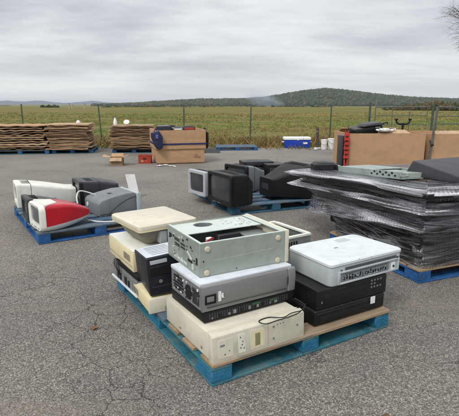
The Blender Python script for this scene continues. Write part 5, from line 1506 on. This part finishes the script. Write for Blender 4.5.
MB().box(0.012, 0.088, -0.008, 0.002, 0.05, 0.76).build('grille', black_mat, tt, 0.003, 1)
tt = thing('black_machine', 'black scrap machine balanced on the corner of the long box', 'scrap electronics', (2.50, 9.25, 0.745), 12)
MB().hexa([(0, 0, 0), (0.52, 0.02, 0), (0.52, 0.4, 0), (0, 0.4, 0), (-0.05, 0, 0.16), (0.58, 0.02, 0.24), (0.55, 0.4, 0.26), (0, 0.4, 0.20)]).build('body', black_pl, tt, 0.02, 3)
MB().hexa([(0.15, 0.0, 0.212), (0.62, 0.0, 0.262), (0.6, 0.35, 0.275), (0.15, 0.35, 0.23), (0.2, 0.02, 0.26), (0.5, 0.02, 0.30), (0.5, 0.3, 0.31), (0.2, 0.3, 0.28)]).build('lid', dark_grey, tt, 0.015, 2)
MB().tube(wire([(0.52, 0, 0.26), (0.62, -0.02, 0.30), (0.66, 0, 0.27)]), 0.012, 6).build('lever', black_mat, tt)
MB().box(0.40, 0.50, -0.01, 0.01, 0.19, 0.215).build('label', mid_grey, tt)

# open box, red crate, scraps
tt = thing('cardboard_box', 'small open cardboard box with flaps spread on the lot', 'cardboard box', (-2.78, 10.72, 0.0), 6)
bw_, bd_, bh_ = 0.30, 0.30, 0.185
for p in ((0, bw_, 0, 0.008), (0, bw_, bd_ - .008, bd_), (0, 0.008, 0.008, bd_ - .008), (bw_ - .008, bw_, 0.008, bd_ - .008)): MB().box(*p, 0.002, bh_).build('side_panel', cardb2, tt)
MB().box(0.008, bw_ - .008, 0.008, bd_ - .008, 0.001, 0.01).build('bottom_panel', cardb2, tt)
MB().hexa([(0, 0.0, bh_ + .001), (0, bd_, bh_ + .001), (0.008, bd_, bh_ + .001), (0.008, 0.0, bh_ + .001), (-0.16, 0, bh_ + .035), (-0.16, bd_, bh_ + .045), (-0.155, bd_, bh_ + .055), (-0.155, 0, bh_ + .045)]).build('flap', cardb3, tt)
MB().hexa([(bw_ - .008, 0, bh_ + .001), (bw_ - .008, bd_, bh_ + .001), (bw_, bd_, bh_ + .001), (bw_, 0, bh_ + .001), (bw_ + .14, 0, bh_ + .06), (bw_ + .14, bd_, bh_ + .05), (bw_ + .145, bd_, bh_ + .06), (bw_ + .145, 0, bh_ + .07)]).build('flap', cardb3, tt)
MB().hexa([(0.012, bd_ - .006, bh_ + .001), (bw_ - .012, bd_ - .006, bh_ + .001), (bw_ - .012, bd_, bh_ + .001), (0.012, bd_, bh_ + .001), (0.012, bd_ + .08, bh_ + .07), (bw_ - .012, bd_ + .08, bh_ + .07), (bw_ - .012, bd_ + .086, bh_ + .07), (0.012, bd_ + .086, bh_ + .07)]).build('flap', cardb, tt)
MB().hexa([(0.012, 0.0, bh_ + .001), (bw_ - .012, 0, bh_ + .001), (bw_ - .012, 0.006, bh_ + .001), (0.012, 0.006, bh_ + .001), (0.012, -0.06, bh_ - .07), (bw_ - .012, -0.06, bh_ - .07), (bw_ - .012, -0.054, bh_ - .07), (0.012, -0.054, bh_ - .07)]).build('flap', cardb3, tt)
tt = thing('crate', 'small faded red crate beside the strapped cardboard box', 'crate', (-2.19, 11.15, 0.0), 4)
MB().box(0, 0.30, 0, 0.28, 0.0, 0.012).build('bottom', red_paint, tt)
for a, b_, c_, d_ in ((0, 0.30, 0, 0.01), (0, 0.30, 0.27, 0.28), (0, 0.01, 0.0101, 0.2699), (0.29, 0.30, 0.0101, 0.2699)): MB().box(a, b_, c_, d_, 0.0121, 0.19).build('side_panel', red_paint, tt, 0.002, 1)
mb = MB(); mb.box(-0.008, 0.308, -0.008, 0.0, 0.165, 0.195); mb.box(-0.008, 0.0, 0, 0.288, 0.165, 0.195); mb.box(0.3, 0.308, 0, 0.288, 0.165, 0.195); mb.build('rim', red_paint, tt, 0.002, 1)
mb = MB(); mb.box(0.11, 0.19, -0.002, 0.002, 0.10, 0.13); each(mb, 'hand_hole', dark_void, tt)
mb = MB(); mb.box(0.06, 0.12, -0.003, 0.001, 0.04, 0.08); mb.box(0.18, 0.21, -0.003, 0.001, 0.05, 0.075); each(mb, 'sticker', cardb3, tt)
MB().box(0.02, 0.28, 0.02, 0.26, 0.10, 0.15).build('contents', dark_grey, tt)


def scrap(label, x, y, s, mtl, name='paper_scrap', seed=0):
    r_ = random.Random(seed)
    n = 7
    vs = []
    for a in range(n):
        for b_ in range(n):
            u, v = a / (n - 1) - .5, b_ / (n - 1) - .5
            vs.append((u * s[0], v * s[1], 0.004 + s[2] * (0.5 + 0.5 * fbm(u * 3, v * 3, 1.3, 3, seed * 1.7))))
    fs = [(a * n + b_, (a + 1) * n + b_, (a + 1) * n + b_ + 1, a * n + b_ + 1) for a in range(n - 1) for b_ in range(n - 1)]
    mb = MB().add(vs, fs)
    o = mb.build(name, mtl, fix=False, smooth=True, loc=(x, y, 0))
    o.rotation_euler.z = r_.uniform(0, 6)
    md = o.modifiers.new('thickness', 'SOLIDIFY'); md.thickness = 0.003; md.offset = 1
    return tag(o, label, name.split('_')[-1])


scrap('crumpled white paper by the strapped box', -1.55, 10.72, (0.3, 0.10, 0.03), paper, seed=1)
scrap('torn white paper strip in front of the strapped box', -1.32, 10.62, (0.24, 0.06, 0.02), paper, seed=2)
scrap('flattened white wrapper just past the cooler', 2.82, 15.0, (0.4, 0.2, 0.03), paper, seed=3)
scrap('small white wrapper between the cooler and buckets', 2.70, 14.6, (0.2, 0.12, 0.03), paper, seed=4)
scrap('curled brown dry leaf beside the teal pallet', -0.86, 2.72, (0.04, 0.028, 0.012), leaf_o, 'dry_leaf', 5)
scrap('tan leaf on asphalt in front of the pallet edge', 0.72, 1.86, (0.035, 0.025, 0.010), leaf_o, 'dry_leaf', 7)

# cooler
tt = thing('cooler', 'blue cooler with white lid at the edge of the field', 'cooler', (1.79, 15.15, 0.0), 3)
MB().loft([rr_plan(0.02, 0.83, 0.02, 0.38, 0.04, 0.0), rr_plan(0, 0.85, 0, 0.4, 0.05, 0.27)]).build('body', cool_blue, tt, 0.004, smooth=True)
MB().loft([rr_plan(-0.015, 0.865, -0.015, 0.415, 0.05, 0.271), rr_plan(-0.015, 0.865, -0.015, 0.415, 0.05, 0.325), rr_plan(0.01, 0.84, 0.01, 0.39, 0.05, 0.35)]).build('lid', white_b, tt, smooth=True)
MB().tube([(0.852, 0.08, 0.20), (0.895, 0.1, 0.19), (0.895, 0.3, 0.19), (0.852, 0.32, 0.20)], 0.013, 8).build('handle', white_b, tt)
MB().tube([(-0.002, 0.08, 0.20), (-0.045, 0.1, 0.19), (-0.045, 0.3, 0.19), (-0.002, 0.32, 0.20)], 0.013, 8).build('handle', white_b, tt)
MB().box(0.60, 0.74, -0.008, 0.003, 0.13, 0.19).build('label', white_b, tt, 0.002, 1)
MB().box(0.40, 0.45, -0.022, -0.014, 0.25, 0.30).build('latch', white_b, tt, 0.003, 1)
# buckets
for k, (x, lb, hh) in enumerate(((2.98, 'white plastic bucket next to the dark fence stake', 0.31), (3.20, 'taller white plastic bucket of the pair by the fence', 0.345))):
    tt = thing('bucket', lb, 'bucket', (x, 14.75, 0.0), 30 * k, 'white buckets by the fence')
    MB().lathe([(0.078, 0), (0.085, 0.02), (0.098, hh - .04), (0.104, hh - .035), (0.104, hh - .02), (0.098, hh - .018)], n=18).build('body', white_b, tt, smooth=True)
    MB().lathe([(0.106, hh - .0175), (0.107, hh - .002), (0.09, hh), (0.088, hh - .006), (0.02, hh - .006)], n=18).build('lid', paper, tt)
    MB().tube(wire([(-0.105, 0, hh - .06), (-0.09, -0.07, hh - .13), (0, -0.115, hh - .16), (0.09, -0.07, hh - .13), (0.105, 0, hh - .06)]), 0.004, 5).build('handle', wire_m, tt)
tt = thing('fence_stake', 'short dark wooden stake standing beside the white buckets', 'stake', (2.88, 15.25, 0.0), 0)
MB().tube([(0, 0, -0.1), (-0.03, 0, 0.66)], [0.05, 0.045], 8).build('shaft', bark, tt)
MB().lathe([(0.052, 0.5), (0.054, 0.54), (0.05, 0.55)], (-0.025, 0, 0), 8).build('band', galv, tt)
# flat pallet by the field and dark panel
pallet('thin grey blue pallet lying flat alone at the field edge', (-0.40, 14.35), 4, 1.28, 0.9, blue_deep, grey_blue, blue_deep, 5, 0.11)
tt = thing('plastic_slab', 'black flat panel lying between the strapped box and lone pallet', 'panel', (-0.72, 13.6, 0.0), 8)
MB().hexa([(0, 0, 0.01), (0.45, 0, 0.01), (0.5, 0.7, 0.02), (0, 0.7, 0.05), (0, 0, 0.04), (0.45, 0, 0.03), (0.5, 0.7, 0.05), (0, 0.7, 0.12)]).build('sheet', black_mat, tt, 0.004)
MB().hexa([(0.02, -0.004, 0.013), (0.43, -0.004, 0.013), (0.43, 0.002, 0.013), (0.02, 0.002, 0.013), (0.02, -0.004, 0.036), (0.43, -0.004, 0.028), (0.43, 0.002, 0.028), (0.02, 0.002, 0.036)]).build('edge_trim', mid_grey, tt)
